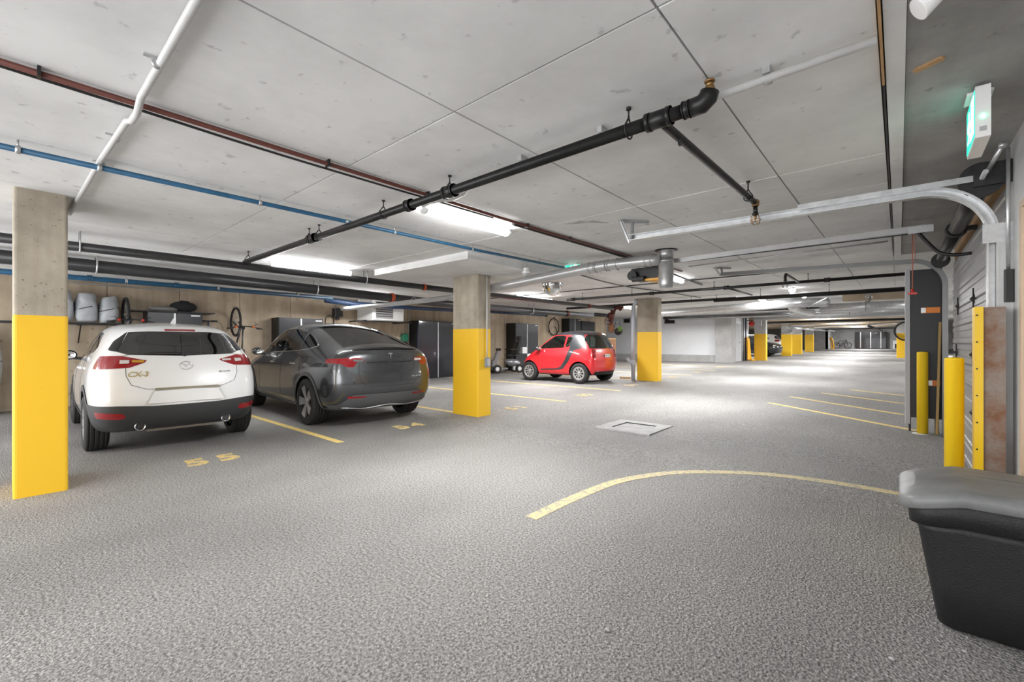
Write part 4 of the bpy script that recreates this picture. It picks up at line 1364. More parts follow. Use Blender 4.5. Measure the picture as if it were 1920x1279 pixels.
hanger(t, (-.896, 3.78, ZS), .023, 2.5, 'y')
t.location = (.018, 0, 0)
s = thing('fire_sprinkler', 'caged sprinkler head hanging from the black branch pipe', 'sprinkler', (-.869, 3.97, 2.378))
mb = MB(); mb.ball((0, 0, 0), .03, 8); mb.cyl((0, 0, 0), (0, 0, -.03), .026, 10); mb.build('elbow', BRASS, s)
mb = MB(); mb.cyl((0, 0, -.03), (0, 0, -.09), .017, 10); mb.cyl((0, 0, -.085), (0, 0, -.1), .024, 6); mb.build('nipple', BLACKP, s)
mb = MB(); mb.cyl((0, 0, -.1), (0, 0, -.13), .01, 8); mb.cyl((0, 0, -.15), (0, 0, -.153), .02, 12); mb.cyl((0, 0, -.13), (0, 0, -.15), .004, 6); mb.build('head', BRASS, s)
mb = MB()
for k in range(4):
    a = PI / 4 + k * PI / 2
    c, q = math.cos(a), math.sin(a)
    mb.tube([(.02 * c, .02 * q, -.1), (.036 * c, .036 * q, -.112), (.036 * c, .036 * q, -.165), (.01 * c, .01 * q, -.178)], .0028, 6)
mb.tube([(.037 * math.cos(2 * PI * k / 16), .037 * math.sin(2 * PI * k / 16), -.14) for k in range(16)], .0025, 6, closed=True)
mb.build('wire_cage', BRASS, s)

# white conduit beside it, looping to the lamp
t = pipe('white_conduit', 'white conduit running beside the black sprinkler main', [(-.065, 2.27, 2.45), (-2.3, 2.3, 2.45), (-2.45, 2.31, 2.445), (-2.56, 2.36, 2.42), (-2.72, 2.37, 2.41), (-2.9, 2.38, 2.44), (-3.2, 2.45, 2.48)], .018, WHITEP)
for x in (-.45, -1.3, -1.9):
    mb = MB(); mb.cyl((x - .015, 2.285, 2.45), (x + .015, 2.285, 2.45), .024, 12); mb.box(x - .015, x + .015, 2.25, 2.32, 2.465, 2.5); mb.build('saddle', GALV, t)
# white conduit over the nearest pillar
t = pipe('ceiling_conduit', 'pale grey conduit climbing to the top left over the nearest pillar',
         [(-.3, .46, 2.48), (-2.85, .445, 2.475), (-2.95, .445, 2.43), (-3.06, .44, 2.425), (-3.2, .44, 2.47), (-4.0, .42, 2.475), (-5.95, .4, 2.475)], .0165, WHITEP)
for x in (-2.45, -3.55, -4.15):
    mb = MB(); mb.cyl((x - .012, .437, 2.477), (x + .012, .437, 2.477), .021, 12); mb.box(x - .008, x + .008, .39, .44, 2.492, 2.5); mb.build('strap', GALV, t)
# red conduit with grey flexible cable
t = pipe('red_conduit', 'dark red conduit running along the ceiling above the lane', [(-2.95, -3, 2.475), (-2.94, 2.5, 2.475), (-2.93, 3.9, 2.475), (-2.9, 7.9, 2.475 + fz(7.9))], .014, REDC)
for y in (.1, 1.45, 2.3, 3.6, 4.4):
    mb = MB(); mb.box(-2.965, -2.915, y - .006, y + .006, 2.455, 2.5 + fz(y)); mb.build('strap', BLACKPL, t)
pts = [(-3.0 - .012 * math.sin(y * 3) - (.05 * max(0, math.sin((y - .5) * 1.6)) if .5 < y < 2.4 else 0), y, 2.478 + (fz(y))) for y in [-3 + .15 * k for k in range(42)]]
t = pipe('flexible_cable', 'grey armoured cable beside the dark red ceiling conduit', pts, .008, GREYP, 'cable', 8)
t = pipe('cable_bundle', 'black cable bundle running along the ceiling toward the opener motor', [(-3.0, 3.45, 2.48), (-3.0, 5.2, 2.495), (-3.0, 6.3, 2.5), (-3.03, 7.2, 2.5), (-3.15, 8.6, 2.51), (-3.3, 10.2, 2.54)], .017, BLACKPL, 'cable')
t = pipe('drooping_cable', 'thin dark cable looping on the ceiling behind the dome mirror', smooth_pts([(-4.35, 6.5, 2.5), (-4.5, 8.0, 2.49), (-4.6, 9.5, 2.52), (-4.5, 11, 2.55), (-4.4, 13.5, 2.58)], 5), .014, GREYP, 'cable', 8)
# blue ceiling pipe
t = pipe('blue_pipe', 'thin blue pipe running along the ceiling over the bays', [(-4.09, -3, 2.44), (-4.08, 4, 2.44), (-4.06, 6.3, 2.44 + fz(6.3))], .019, BLUEP)
for y in (.05, .42, 1.42, 2.2, 2.75, 3.9, 5.3):
    mb = MB(); mb.cyl((-4.085, y - .012, 2.44 + fz(y)), (-4.085, y + .012, 2.44 + fz(y)), .026, 12); mb.cyl((-4.085, y, 2.45), (-4.085, y, 2.505 + fz(y)), .006, 6); mb.build('clip', GALV, t)

# dark drain pipes along the bays
t = pipe('drain_pipe', 'upper dark grey drain pipe along the ceiling over the parked cars', [(-6.95, -3.4, 2.33), (-6.95, 6.5, 2.335), (-7.0, 13, 2.36)], .052, GREYP, n=18)
for y in (.55, 4.1): 
    mb = MB(); mb.tube([(-6.9, y, 2.5), (-6.888, y, 2.33)] + arc((-6.95, y, 2.33), .06, 0, -180, 8) + [(-7.01, y, 2.5)], .008, 6); mb.build('hanger', GALV, t)
collar(t, (-6.95, 5.35, 2.333), (0, 1, 0), .064, .05, ORANGE)
collar(t, (-6.99, 11.5, 2.352), (0, 1, 0), .064, .05, ORANGE)
t = pipe('drain_pipe', 'lower thick dark grey drain pipe over the parked cars', [(-8.8, -3.4, 2.41), (-8.8, 3.18, 2.335), (-8.8, 7.73, 2.256), (-8.8, 14.7, 2.286)], .093, GREYP, n=20)
for y, z in ((.87, 2.362), (4.1, 2.318), (11, 2.27)):
    mb = MB(); mb.tube([(-8.7, y, 2.51), (-8.696, y, z)] + arc((-8.8, y, z), .104, 0, -180, 10) + [(-8.904, y, 2.51)], .012, 6); mb.build('hanger', GALV, t)
collar(t, (-8.8, 5.85, 2.288), (0, 1, 0), .112, .08, ORANGE)
collar(t, (-8.8, 13, 2.278), (0, 1, 0), .112, .09, mat('dark_red_coupling', (.2, .04, .02), .5))
# blue pipe along the wall head
t = pipe('blue_main', 'thick blue pipe running high along the left wall behind the drains', [(-9.9, -3.4, 2.31), (-9.9, 5.0, 2.28)], .043, BLUEP, n=14)
for y in (1.35, 2.7, 4.2): collar(t, (-9.9, y, 2.3), (0, 1, 0), .05, .035, WHITEP, 'band')
collar(t, (-9.9, .9, 2.305), (0, 1, 0), .05, .06, BLUEP); collar(t, (-9.9, 2.05, 2.3), (0, 1, 0), .05, .06, BLUEP)
for y in (1.35, 4.2):
    mb = MB(); mb.cyl((-9.9, y, 2.34), (-9.9, y, 2.505), .006, 6); mb.build('hanger_rod', GALV, t)
t = pipe('blue_insulated_pipe', 'dark blue insulated pipe with a drain cock beside the unit heater', [(-11, 5.36, 2.35), (-11, 6.2, 2.289), (-11, 6.85, 2.284)], .077, DBLUE, n=14)
mb = MB(); mb.cyl((-11, 6.8, 2.284), (-11, 10.8, 2.333), .055, 14); mb.build('straight_run', DBLUE, t)
for y in (6.3, 9.5):
    mb = MB(); mb.cyl((-11, y, 2.3), (-11, y, 2.56), .007, 6); mb.build('hanger_rod', GALV, t)
mb = MB(); mb.cyl((-11, 5.65, 2.26), (-11, 5.65, 2.18), .013, 8); mb.ball((-11, 5.65, 2.18), .027, 6); mb.build('drain_cock', DARKM, t)
t = pipe('blue_wall_pipe', 'blue pipe along the wall head above the mobility scooter', [(-9.9, 9.9, 2.25), (-9.9, 13.3, 2.28)], .05, DBLUE, n=14)
collar(t, (-9.9, 13.25, 2.28), (0, 1, 0), .065, .1, GREYP)
t = pipe('rail_pipe', 'thin galvanised pipe along the ceiling beside the blue main', [(-9.3, 3.0, 2.4), (-9.3, 6.2, 2.36)], .02, GREYP)
t = pipe('wall_conduit', 'bright steel conduit on the left wall above the wrapped bundles', smooth_pts([(-12.2, .2, 2.44), (-12.2, 2.0, 2.42), (-12.2, 2.55, 2.42), (-12.2, 2.75, 2.46), (-12.2, 2.8, 2.52)], 5), .013, GALV)

# silver duct bending down by the opener
t = thing('silver_duct', 'silver plastic duct crossing under the ceiling to a vertical stub', 'duct', (0, 0, 0))
pts = [(-10.6, 5.6, 2.105), (-8.0, 5.6, 2.105), (-6.4, 5.6, 2.125), (-5.4, 5.6, 2.2), (-4.4, 5.62, 2.275), (-3.5, 5.72, 2.36), (-3.1, 5.8, 2.385), (-2.45, 5.9, 2.39)]
mb = MB(); mb.tube(smooth_pts(pts, 4), [.05] * 9 + [.055, .06, .065] + [.078] * 17, 20); mb.build('duct_run', DUCTM, t)
for x, y, z, l in ((-3.42, 5.735, 2.366, .12), (-3.2, 5.78, 2.381, .05), (-5.5, 5.6, 2.192, .06), (-6.1, 5.6, 2.147, .05), (-2.62, 5.88, 2.389, .1)):
    collar(t, (x, y, z), (1, .12 if x > -4 else 0, .04), .087 if x > -5 else .07, l, DUCTM)
mb = MB(); mb.lathe([(.105, .0), (.105, .02), (.1, .02), (.1, .15), (.105, .15), (.105, .18), (.1, .18), (.1, .48), (.085, .53), (0, .53)], 24, Matrix.Translation((-2.4, 5.95, 2.53)) @ Matrix.Rotation(PI, 4, 'X')); mb.build('stub', GALV, t)
mb = MB(); mb.lathe([(.15, 0), (.15, .012), (.1, .014)], 24, Matrix.Translation((-2.4, 5.95, 2.525)) @ Matrix.Rotation(PI, 4, 'X')); mb.build('flange', DARKM, t)
for x, y, z, zt in ((-3.05, 5.81, 2.386, 2.525), (-5.8, 5.6, 2.168, 2.405), (-7.6, 5.6, 2.107, 2.52)):
    mb = MB(); mb.tube(arc((x, y, z), .085, 0, 360, 16, 'yz'), .006, 6); mb.cyl((x, y, z + .085), (x, y, zt), .005, 6); mb.build('hanger', GALV, t)

# ceiling mounted mirror, camera, exit sign
t = thing('dome_mirror', 'half dome convex mirror hanging below the ceiling beyond the middle pillar', 'mirror', (-5.15, 7.1, 2.42))
mb = MB()
prof = [(.2 * math.cos(a), -.25 * math.sin(a)) for a in [PI / 2 * k / 10 for k in range(11)]]
mb.lathe(prof, 28); mb.build('dome', mat('mirror_dome', (.78, .78, .78), .08, 1.0), t)
mb = MB(); mb.lathe([(.2, -.008), (.212, -.008), (.212, .008), (.2, .008)], 28, closed=True); mb.build('rim', GREYPL, t)
mb = MB(); mb.bar((-.2, 0, .01), (.2, 0, .01), .025, .006); mb.cyl((-.12, 0, .01), (-.12, 0, .115), .005, 6); mb.cyl((.12, 0, .01), (.12, 0, .115), .005, 6); mb.build('hanging_bar', GALV, t)
t = thing('dome_camera', 'small white dome camera on the edge of the drop panel', 'camera', (-4.38, 5.35, 2.42))
mb = MB(); mb.cyl((0, 0, 0), (0, 0, -.05), .05, 18); mb.lathe([(.06, -.05), (.065, -.06), (.065, -.085), (.055, -.09)], 18); mb.build('housing', WHITEPL, t)
mb = MB(); mb.ball((0, 0, -.088), .05, 10, (1, 1, .8)); mb.build('lens_dome', GREYPL, t)
mb = MB(); mb.tube([(0, 0, -.02), (.04, -.06, .03), (.03, -.1, .08), (0, -.12, .09)], .006, 6); mb.build('lead', WHITEP, t)


def exit_sign(label, loc, rz, w=.36, h=.2, d=.05):
    """green running-figure sign; face on local -y"""
    t = thing('exit_sign', label, 'exit sign', loc, rz)
    mb = MB(); mb.rbox(-w / 2, w / 2, -d / 2, d / 2, -h, 0, .008, 'y'); mb.build('case', WHITEPL, t)
    mb = MB(); mb.box(-w / 2 + .015, w / 2 - .015, -d / 2 - .003, -d / 2 + .001, -h + .015, -.015); f = mb.build('face', GREEN, t)
    y0, y1 = -d / 2 - .0045, -d / 2 - .002
    k = h / .2

    def piece(pts, nm='pictogram'):
        mb = MB(); mb.prism([(q * k - h / 2, p * k) for p, q in pts], y0, y1, 'y'); mb.build(nm, GREENW, f)
    piece([(.03, -.075), (.12, -.075), (.12, .075), (.03, .075)], 'doorway')
    hd = [(-.035 + .016 * math.cos(2 * PI * i / 12), .05 + .016 * math.sin(2 * PI * i / 12)) for i in range(12)]
    piece(hd, 'figure_head')
    piece([(-.05, .03), (-.015, .03), (.01, .0), (.03, .012), (.034, .004), (.008, -.014), (-.014, .004), (-.02, -.02), (.012, -.045), (.004, -.075), (-.008, -.072), (-.006, -.05), (-.035, -.03), (-.05, -.06), (-.085, -.058), (-.085, -.047), (-.058, -.046), (-.046, -.02), (-.046, .012), (-.065, .01), (-.078, -.012), (-.087, -.006), (-.072, .022)], 'figure')
    mb = MB(); mb.box(-.07, .07, -d * .9, d * .9, 0, .014); mb.build('ceiling_plate', WHITEPL, t)
    return t


exit_sign('distant green running figure exit sign above the silver duct', (-3.93, 5.98, 2.508), R(15), .27, .13)
t = exit_sign('white cased green exit sign hanging from the dark soffit, edge towards the viewer', (.303, 3.24, 2.485), R(-90), .34, .25, .052)
mb = MB(); mb.ball((-.0, .0, 0), .008, 6); o = mb.build('status_led', LED, t); o.location = (.171, .0, -.15)
mb = MB(); mb.box(.170, .172, -.012, .012, -.222, -.2); mb.build('test_button', GREYPL, t)
t = thing('emergency_spotlight', 'white emergency spotlight head at the top edge of the soffit', 'lamp', (.1, 2.1, 2.5))
mb = MB(); mb.cyl((0, 0, 0), (0, 0, -.02), .03, 16); mb.cyl((0, 0, -.02), (0, 0, -.05), .015, 10); mb.build('base', WHITEPL, t)
mb = MB(); mb.lathe([(.0, -.005), (.02, -.005), (.024, .015), (.04, .085), (.037, .087), (.0, .075)], 24, Matrix.Translation((.02, -.0, -.045)) @ Matrix.Rotation(R(-125), 4, 'Y') @ Matrix.Rotation(R(10), 4, 'X')); mb.build('spot_head', WHITEPL, t)

# ------------------------------------------------------------------ garage door, tracks and opener
mb = MB(); mb.box(.553, .585, 4.3, 7.95, 0, 2.26); gd = struct(mb, 'door_1', DARKM)
sm = None
for k in range(11):
    if sm is None:
        mb = MB()
        pr = [(.0, -.022), (.0, .0), (.012, .012), (.06, .012), (.07, .004), (.135, .004), (.145, .012), (.192, .012), (.203, .0), (.203, -.022)]
        mb.prism([(z, -x_) for z, x_ in pr], 4.3, 7.95, 'y'); o = mb.build('door_slat', DOORM, gd); sm = o.data
    else:
        o = mesh_obj('door_slat', sm, None, gd)
    o.location = (.53, 0, .01 + .205 * k)
for (y, z) in ((5.8, 1.65), (7.2, 1.67), (7.4, 1.14), (5.85, 1.14), (5.85, .61), (7.3, .62), (4.5, 1.65), (4.5, 1.14)):
    mb = MB()
    mb.add([(.52, y - .05, z), (.52, y, z - .045), (.52, y + .05, z), (.52, y, z + .045), (.485, y, z)], [(0, 1, 2, 3), (0, 4, 1), (1, 4, 2), (2, 4, 3), (3, 4, 0)])
    mb.cyl((.51, y, z - .1), (.51, y, z + .1), .006, 6); mb.build('hinge_bracket', DARKM, gd)


def track(label, y, x_end, z_h, z_end, m, y_ang):
    t = thing('door_track', label, 'door track', (0, 0, 0))
    rr = .34
    path = [(.45, y, 0.0 + fz(y))] + [(.45, y, z_h - rr)] + [(.45 - rr + rr * math.cos(R(a)), y, z_h - rr + rr * math.sin(R(a))) for a in range(8, 90, 8)] + [(.45 - rr, y, z_h), (x_end, y, z_end)]
    # C channel swept along the path
    prof = [(-.03, -.028), (.03, -.028), (.03, -.022), (-.024, -.022), (-.024, .022), (.03, .022), (.03, .028), (-.03, .028)]
    P = [Vector(p) for p in path]
    v = []
    for i, p in enumerate(P):
        d = (P[min(i + 1, len(P) - 1)] - P[max(i - 1, 0)]).normalized()
        nrm = Vector((0, 1, 0)).cross(d).normalized()
        for (a, b) in prof:
            v.append(p + nrm * b + Vector((0, 1, 0)) * (a * y_ang))
    n = len(prof); f = []
    for i in range(len(P) - 1):
        for k in range(n):
            f.append((i * n + k, i * n + (k + 1) % n, (i + 1) * n + (k + 1) % n, (i + 1) * n + k))
    f += [tuple(range(n)), tuple(range((len(P) - 1) * n, len(P) * n))]
    mb = MB(); mb.add(v, f); mb.build('channel', m, t)
    # angle iron drop at the end
    for nm, a, b in (('drop_angle', (x_end, y, z_end - .04), (x_end - .1, y, H0 + fz(y) + .0)), ('head_angle', (x_end - .12, y, H0 + fz(y) - .012), (x_end + .1, y + .22, H0 + fz(y) - .012)), ('drop_strut', (x_end + .02, y, z_end), (x_end - .02, y + .1, H0 + fz(y) - .02))):
        mb = MB(); mb.bar(a, b, .034, .006); mb.bar(a, b, .006, .034); mb.build(nm, GALV, t)
    return t


t = track('near galvanised garage door track with a curved corner', 4.12, -2.03, 2.27, 2.3, JAMB if False else GALV, -1)
mb = MB(); mb.bar((-.6, 4.1, 2.315), (.53, 4.1, 2.305), .006, .04); mb.build('top_angle', GALV, t)
mb = MB(); mb.box(.46, .53, 4.09, 4.15, 0, 1.93); mb.build('wall_angle', JAMB, t)
mb = MB(); mb.box(.40, .53, 4.085, 4.09, 1.88, 2.0); mb.build('splice_plate', GALV, t)
t = track('far garage door track with a curved corner beside the black panel', 7.98, -2.27, 2.34, 2.41, mat('dark_track', (.2, .2, .2), .35, .7), 1)
# torsion tube, drums and header timber
t = thing('torsion_spring', 'thick black torsion spring tube above the garage door', 'torsion spring', (0, 0, 0))
mb = MB(); mb.cyl((.40, 4.25, 2.3), (.40, 5.75, 2.3), .055, 20); mb.cyl((.40, 5.85, 2.3), (.40, 7.6, 2.3), .05, 20); mb.build('spring', BLACKP, t)
mb = MB(); mb.cyl((.40, 3.95, 2.3), (.40, 7.95, 2.3), .014, 10); mb.build('shaft', GALV, t)
mb = MB(); mb.cyl((.40, 4.14, 2.3), (.40, 4.22, 2.3), .1, 24); mb.cyl((.4, 4.12, 2.3), (.4, 4.14, 2.3), .11, 24); mb.build('cable_drum', DARKM, t)
mb = MB(); mb.cyl((.40, 7.8, 2.3), (.40, 7.88, 2.3), .09, 24); mb.build('cable_drum', DARKM, t)
mb = MB(); mb.box(.36, .53, 4.09, 4.105, 2.25, 2.39); mb.build('bearing_plate', DARKM, t)
mb = MB(); mb.tube(arc((.4, 5.8, 2.3), .066, 0, 360, 20), .012, 6); mb.box(.46, .535, 5.77, 5.83, 2.28, 2.32); mb.build('centre_bracket', DARKM, t)
mb = MB(); mb.cyl((.42, 4.08, 2.33), (.47, 3.95, 2.44), .013, 10); mb.ball((.47, 3.95, 2.44), .02, 8); mb.build('winding_bar', GALV, t)
mb = MB(); mb.box(.535, .6, 4.3, 7.95, 2.265, 2.44); o = mb.build('timber_header', WOOD, None); tag(o, 'orange brown timber header plank above the garage door', 'timber')
# opener rail, motor, cords
t = thing('door_opener', 'garage door opener motor with a long rail to the door head', 'door opener', (0, 0, 0))
mb = MB(); mb.bar((-2.35, 6.1, 2.385), (.2, 6.1, 2.41), .05, .06); mb.build('rail', DUCTM, t)
mb = MB(); mb.bar((-2.3, 6.1, 2.36), (.2, 6.1, 2.365), .012, .012); mb.build('drive_chain', BLACKPL, t)
mb = MB(); mb.rbox(-2.95, -2.5, 6.02, 6.3, 2.16, 2.33, .02, 'y'); mb.build('motor_box', BLACKPL, t)
mb = MB(); mb.cyl((-2.9, 6.0, 2.22), (-2.9, 5.94, 2.22), .07, 18); mb.rbox(-2.9, -2.72, 5.93, 6.02, 2.13, 2.2, .02, 'x'); mb.build('gearbox', DARKM, t)
mb = MB(); mb.box(-2.72, -2.5, 5.98, 6.28, 2.135, 2.16); mb.build('amber_lens_cover', mat('amber_cover', (.75, .36, .02), .4), t)
mb = MB(); mb.cyl((-2.7, 6.2, 2.33), (-2.7, 6.2, 2.52), .008, 6); mb.cyl((-2.9, 6.2, 2.33), (-2.9, 6.2, 2.52), .008, 6); mb.build('hanger', GALV, t)
mb = MB(); mb.box(.07, .26, 6.06, 6.14, 2.36, 2.43); mb.build('header_bracket', GALV, t)
mb = MB(); mb.tube(smooth_pts([(.14, 6.1, 2.38), (.22, 6.08, 2.25), (.3, 6.05, 2.14), (.4, 6.03, 2.1), (.52, 6.02, 2.1)], 4), .016, 8); mb.build('door_arm', BLACKPL, t)
t = thing('release_cord', 'red emergency release cord with handle hanging from the opener', 'cord', (.105, 6.1, 2.38))
mb = MB(); mb.cyl((0, 0, 0), (0, 0, -.6), .005, 6); mb.cyl((.02, .0, 0), (.02, 0, -.3), .003, 6); mb.build('cord', mat('cord_red', (.4, .12, .08), .7), t)
mb = MB(); mb.cyl((0, 0, -.58), (0, 0, -.61), .012, 8); mb.bar((-.035, 0, -.625), (.035, 0, -.625), .02, .022); mb.build('handle', REDPL, t)
# wires along the opener
t = pipe('opener_wire', 'thin dark wire sagging beside the opener rail', [(-2.3, 6.5, 2.48), (-1.0, 6.45, 2.46), (.2, 6.4, 2.44)], .006, BLACKPL, 'cable', 6)
t = pipe('opener_conduit', 'thin steel conduit crossing the ceiling past the opener', [(-2.6, 7.4, 2.505), (-.1, 7.2, 2.51)], .01, GALV, 'pipe', 8)

# ------------------------------------------------------------------ more services down the hall
def cross(label, y, x0, x1, dz, r, m, name='cross_pipe', hang=()):
    t = pipe(name, label, [(x0, y, H0 + fz(y) - dz), (x1, y, H0 + fz(y) - dz)], r, m)
    for x in hang:
        hanger(t, (x, y, H0 + fz(y) - dz), r, H0 + fz(y), 'x')
    return t


t = cross('second black sprinkler main crossing the ceiling beyond the opener', 10.05, -6.8, .5, .15, .03, BLACKP, 'sprinkler_pipe', (-6.3, -4.9, -3.0, -1.3))
for x in (-6.6, -4.4, -2.75, -1.0): collar(t, (x, 10.05, H0 + fz(10.05) - .15), (1, 0, 0), .045, .09, BLACKP)
mb = MB(); mb.tube([(-2.75, 10.05, 2.42), (-2.75, 12.2, 2.44)], .022, 8); mb.build('branch_run', BLACKP, t)
mb = MB(); mb.tube([(-1.45, 10.05, 2.42), (-1.45, 8.75, 2.42), (-1.45, 8.7, 2.36)], .022, 8); mb.build('branch_run', BLACKP, t)
s = thing('fire_sprinkler', 'distant caged sprinkler head past the far door track', 'sprinkler', (-1.45, 8.7, 2.36))
mb = MB(); mb.cyl((0, 0, .02), (0, 0, -.07), .022, 8); mb.build('nipple', BLACKP, s)
mb = MB()
for k in range(4):
    a = PI / 4 + k * PI / 2
    c, q = math.cos(a), math.sin(a)
    mb.tube([(.02 * c, .02 * q, -.07), (.045 * c, .045 * q, -.085), (.045 * c, .045 * q, -.17), (.01 * c, .01 * q, -.185)], .004, 5)
mb.build('wire_cage', DARKM, s)
cross('thin grey conduit crossing just past the second sprinkler main', 9.2, -9.0, -.1, .03, .012, GREYP, 'ceiling_conduit')
cross('black flanged pipe crossing the lane past the second sprinkler main', 12.4, -3.7, .5, .22, .05, BLACKP, 'cross_pipe', (-2.6, -1.2))
cross('grey pipe on the ceiling past the third pillar', 13.3, -9, -3.4, .12, .04, GREYP, 'cross_pipe', (-4.6, -3.9))
o = thing('silver_air_duct', 'large silver insulated air duct hanging far down the lane', 'duct', (0, 0, 0))
mb = MB(); mb.tube(smooth_pts([(-7.5, 16.4, 2.36), (-4.5, 15.8, 2.38), (-3.0, 15.4, 2.4), (-2.2, 15.3, 2.42), (-1.6, 15.9, 2.44)], 4), .13, 16); mb.build('main_run', GALV, o)
mb = MB(); mb.tube(smooth_pts([(-2.4, 15.4, 2.42), (-2.6, 17.5, 2.4), (-2.5, 20, 2.42)], 4), .15, 16); mb.build('branch', GALV, o)
mb = MB(); mb.bar((-2.0, 15.5, 2.3), (-1.5, 15.0, 2.5), .04, .02); mb.build('hanger', GALV, o)
bx_ = ((17.2, -1.9, .4, .3, .14, GALV, 'broad silver duct crossing the lane, first of the far ones'), (18.6, -5, .5, .18, .05, BLACKP, 'black pipe between the far silver ducts'),
       (20.2, -3.2, .5, .32, .11, GALV, 'second broad silver duct crossing far down the lane'), (22, -9, .5, .2, .06, GREYP, 'grey pipe under the far ceiling before the white wall'),
       (25.2, -5.6, .5, .28, .07, GALV, 'silver pipe crossing beyond the yellow hose'), (30, -6, .5, .34, .06, BLACKP, 'black pipe behind the first far beam'),
       (32, -6, .5, .26, .08, GALV, 'silver pipe behind the first far beam'), (34.5, -6, .5, .4, .05, PALEW, 'tan wrapped pipe before the second far beam'),
       (39, -6, .5, .36, .09, GALV, 'silver pipe beyond the second far beam'), (41.5, -6, .5, .44, .05, PALEW, 'tan wrapped pipe beyond the second far beam'),
       (47, -6, .5, .42, .09, GALV, 'silver pipe beyond the third far beam'), (50, -6, .5, .5, .05, BLACKP, 'black pipe before the last far beam'))
for (y, x0, x1, dz, r, m, lab) in bx_:
    cross(lab, y, x0, x1, dz, r, m, 'cross_pipe', ((x0 + x1) / 2,))
for x, y0, y1, dz, r, m, lab in ((-4.9, 30, 55, .66, .07, GALV, 'long silver pipe running away along the left of the lane'), (-1.2, 30, 55, .66, .06, GREYP, 'long grey pipe running away along the right of the lane')):
    t = pipe('long_pipe', lab, [(x, y0, H0 + fz(y0) - dz), (x, y1, H0 + fz(y1) - dz)], r, m)
    for y in (31, 38, 48):
        hanger(t, (x, y, H0 + fz(y) - dz), r, H0 + fz(y), 'y')
for x, y, lab in ((-1.97, 12.7, 'nearest round bulb lamp on the far ceiling'), (-1.98, 14.6, 'second round bulb lamp on the far ceiling')):
    t = thing('bulb_lamp', lab, 'lamp', (x, y, H0 + fz(y)), 0, 'round bulb lamps')
    mb = MB(); mb.cyl((0, 0, 0), (0, 0, -.03), .08, 16); mb.build('base', WHITEPL, t)
    mb = MB(); mb.ball((0, 0, -.06), .07, 10); mb.build('globe', GLOW, t)
t = thing('hanging_sign', 'small clear round sign hanging near the far ceiling', 'sign', (-.55, 13.6, 2.6))
mb = MB(); mb.cyl((0, 0, 0), (0, 0, -.12), .004, 6); mb.build('rod', GALV, t)
mb = MB(); mb.lathe([(0, -.006), (.13, -.006), (.13, .006), (0, .006)], 24, Matrix.Translation((0, 0, -.25)) @ Matrix.Rotation(PI / 2, 4, 'X') @ Matrix.Diagonal((.6, 1, 1, 1))); mb.build('disc', CLEAR, t)


# ------------------------------------------------------------------ things by the garage door
def bollard(x, y, h, r, label):
    t = thing('bollard', label, 'bollard', (x, y, fz(y)), 0, 'yellow bollards')
    mb = MB(); mb.cyl((0, 0, -.01), (0, 0, h - .012), r, 28); mb.lathe([(r, h - .012), (r - .004, h - .004), (r - .014, h), (0, h + .003)], 28); mb.build('post', YELLOWB, t)
    mb = MB(); mb.lathe([(r + .05, 0), (r + .045, .006), (r, .012)], 20); mb.build('base_grout', GREYC, t)


bollard(.268, 4.02, 1.155, .047, 'nearer yellow bollard standing beside the black bin')
bollard(.235, 7.97, 1.085, .057, 'farther yellow bollard standing before the black panel')
t = thing('corner_guard', 'rusty steel jamb guard with a yellow front edge', 'guard', (0, 0, 0))
mb = MB(); mb.box(.39, .484, 3.95, 4.06, 0, 1.468); mb.build('steel_plate', RUST, t)
mb = MB(); mb.box(.352, .39, 3.935, 4.06, 0, 1.472); o = mb.build('yellow_edge', YELLOWB, t); o['label'] = 'yellow guard strip with screws'
for k in range(9):
    mb = MB(); mb.cyl((.362, 3.936, .1 + .165 * k), (.362, 3.931, .1 + .165 * k), .005, 8); mb.build('screw', DARKM, t)
t = thing('door_switch', 'black switch box on the grey jamb above the rusty guard', 'switch', (.5, 4.05, 1.5))
mb = MB(); mb.rbox(-.012, .03, -.02, .02, 0, .2, .006); mb.build('box', BLACKPL, t)
mb = MB(); mb.cyl((.005, 0, .2), (.005, 0, .95), .01, 8); mb.build('conduit', GALV, t)
t = thing('black_sheet_panel', 'tall black sheet panel with orange straps beside the far track', 'panel', (0, 8.15, fz(8.15)))
mb = MB(); mb.rbox(.115, .43, -.03, .03, .19, 2.19, .008); mb.build('sheet', BLACKM, t)
mb = MB(); mb.rbox(.063, .118, -.045, .035, .1, 2.21, .006); mb.build('edge_frame', GREYPL, t)
mb = MB(); mb.box(.1, .125, -.02, .02, 0, .19); mb.build('foot', DARKM, t)
mb = MB(); mb.box(.36, .4, -.02, .02, 0, .19); mb.build('foot', DARKM, t)
for z0, x0 in ((1.6, .225), (.63, .29)):
    mb = MB(); mb.box(x0, .41, -.04, -.03, z0, z0 + .075); s = mb.build('orange_strap', mat('strap_orange', (.8, .24, .03), .5), t)
    mb = MB(); mb.box(x0 - .0, x0 + .045, -.044, -.04, z0 + .005, z0 + .07); mb.build('strap_plate', GALV, s)
mb = MB(); mb.obox((.39, 8.04, .74 + fz(8)), (.012, .035, .735), Matrix.Rotation(R(1.2), 3, 'Y')); o = mb.build('leaning_board', mat('board_edge', (.38, .24, .08), .6), None)
tag(o, 'narrow brown edged board leaning upright behind the farther bollard', 'board')
t = thing('rubber_hoop', 'black bicycle tyre hoop showing beside the black panel edge', 'tyre', (.2, 20, fz(20) + 1.46))
mb = MB(); mb.tube(arc((0, 0, 0), .31, 0, 360, 40)[:-1], .028, 10, closed=True); mb.build('hoop', RUBBER, t)
mb = MB(); mb.cyl((0, 0, .31), (0, 0, 1.06), .006, 6); mb.build('cord', BLACKPL, t)

# salt bin in the foreground
t = thing('salt_bin', 'black plastic salt bin with a grey hipped lid in the right foreground', 'bin', (0, 0, 0))


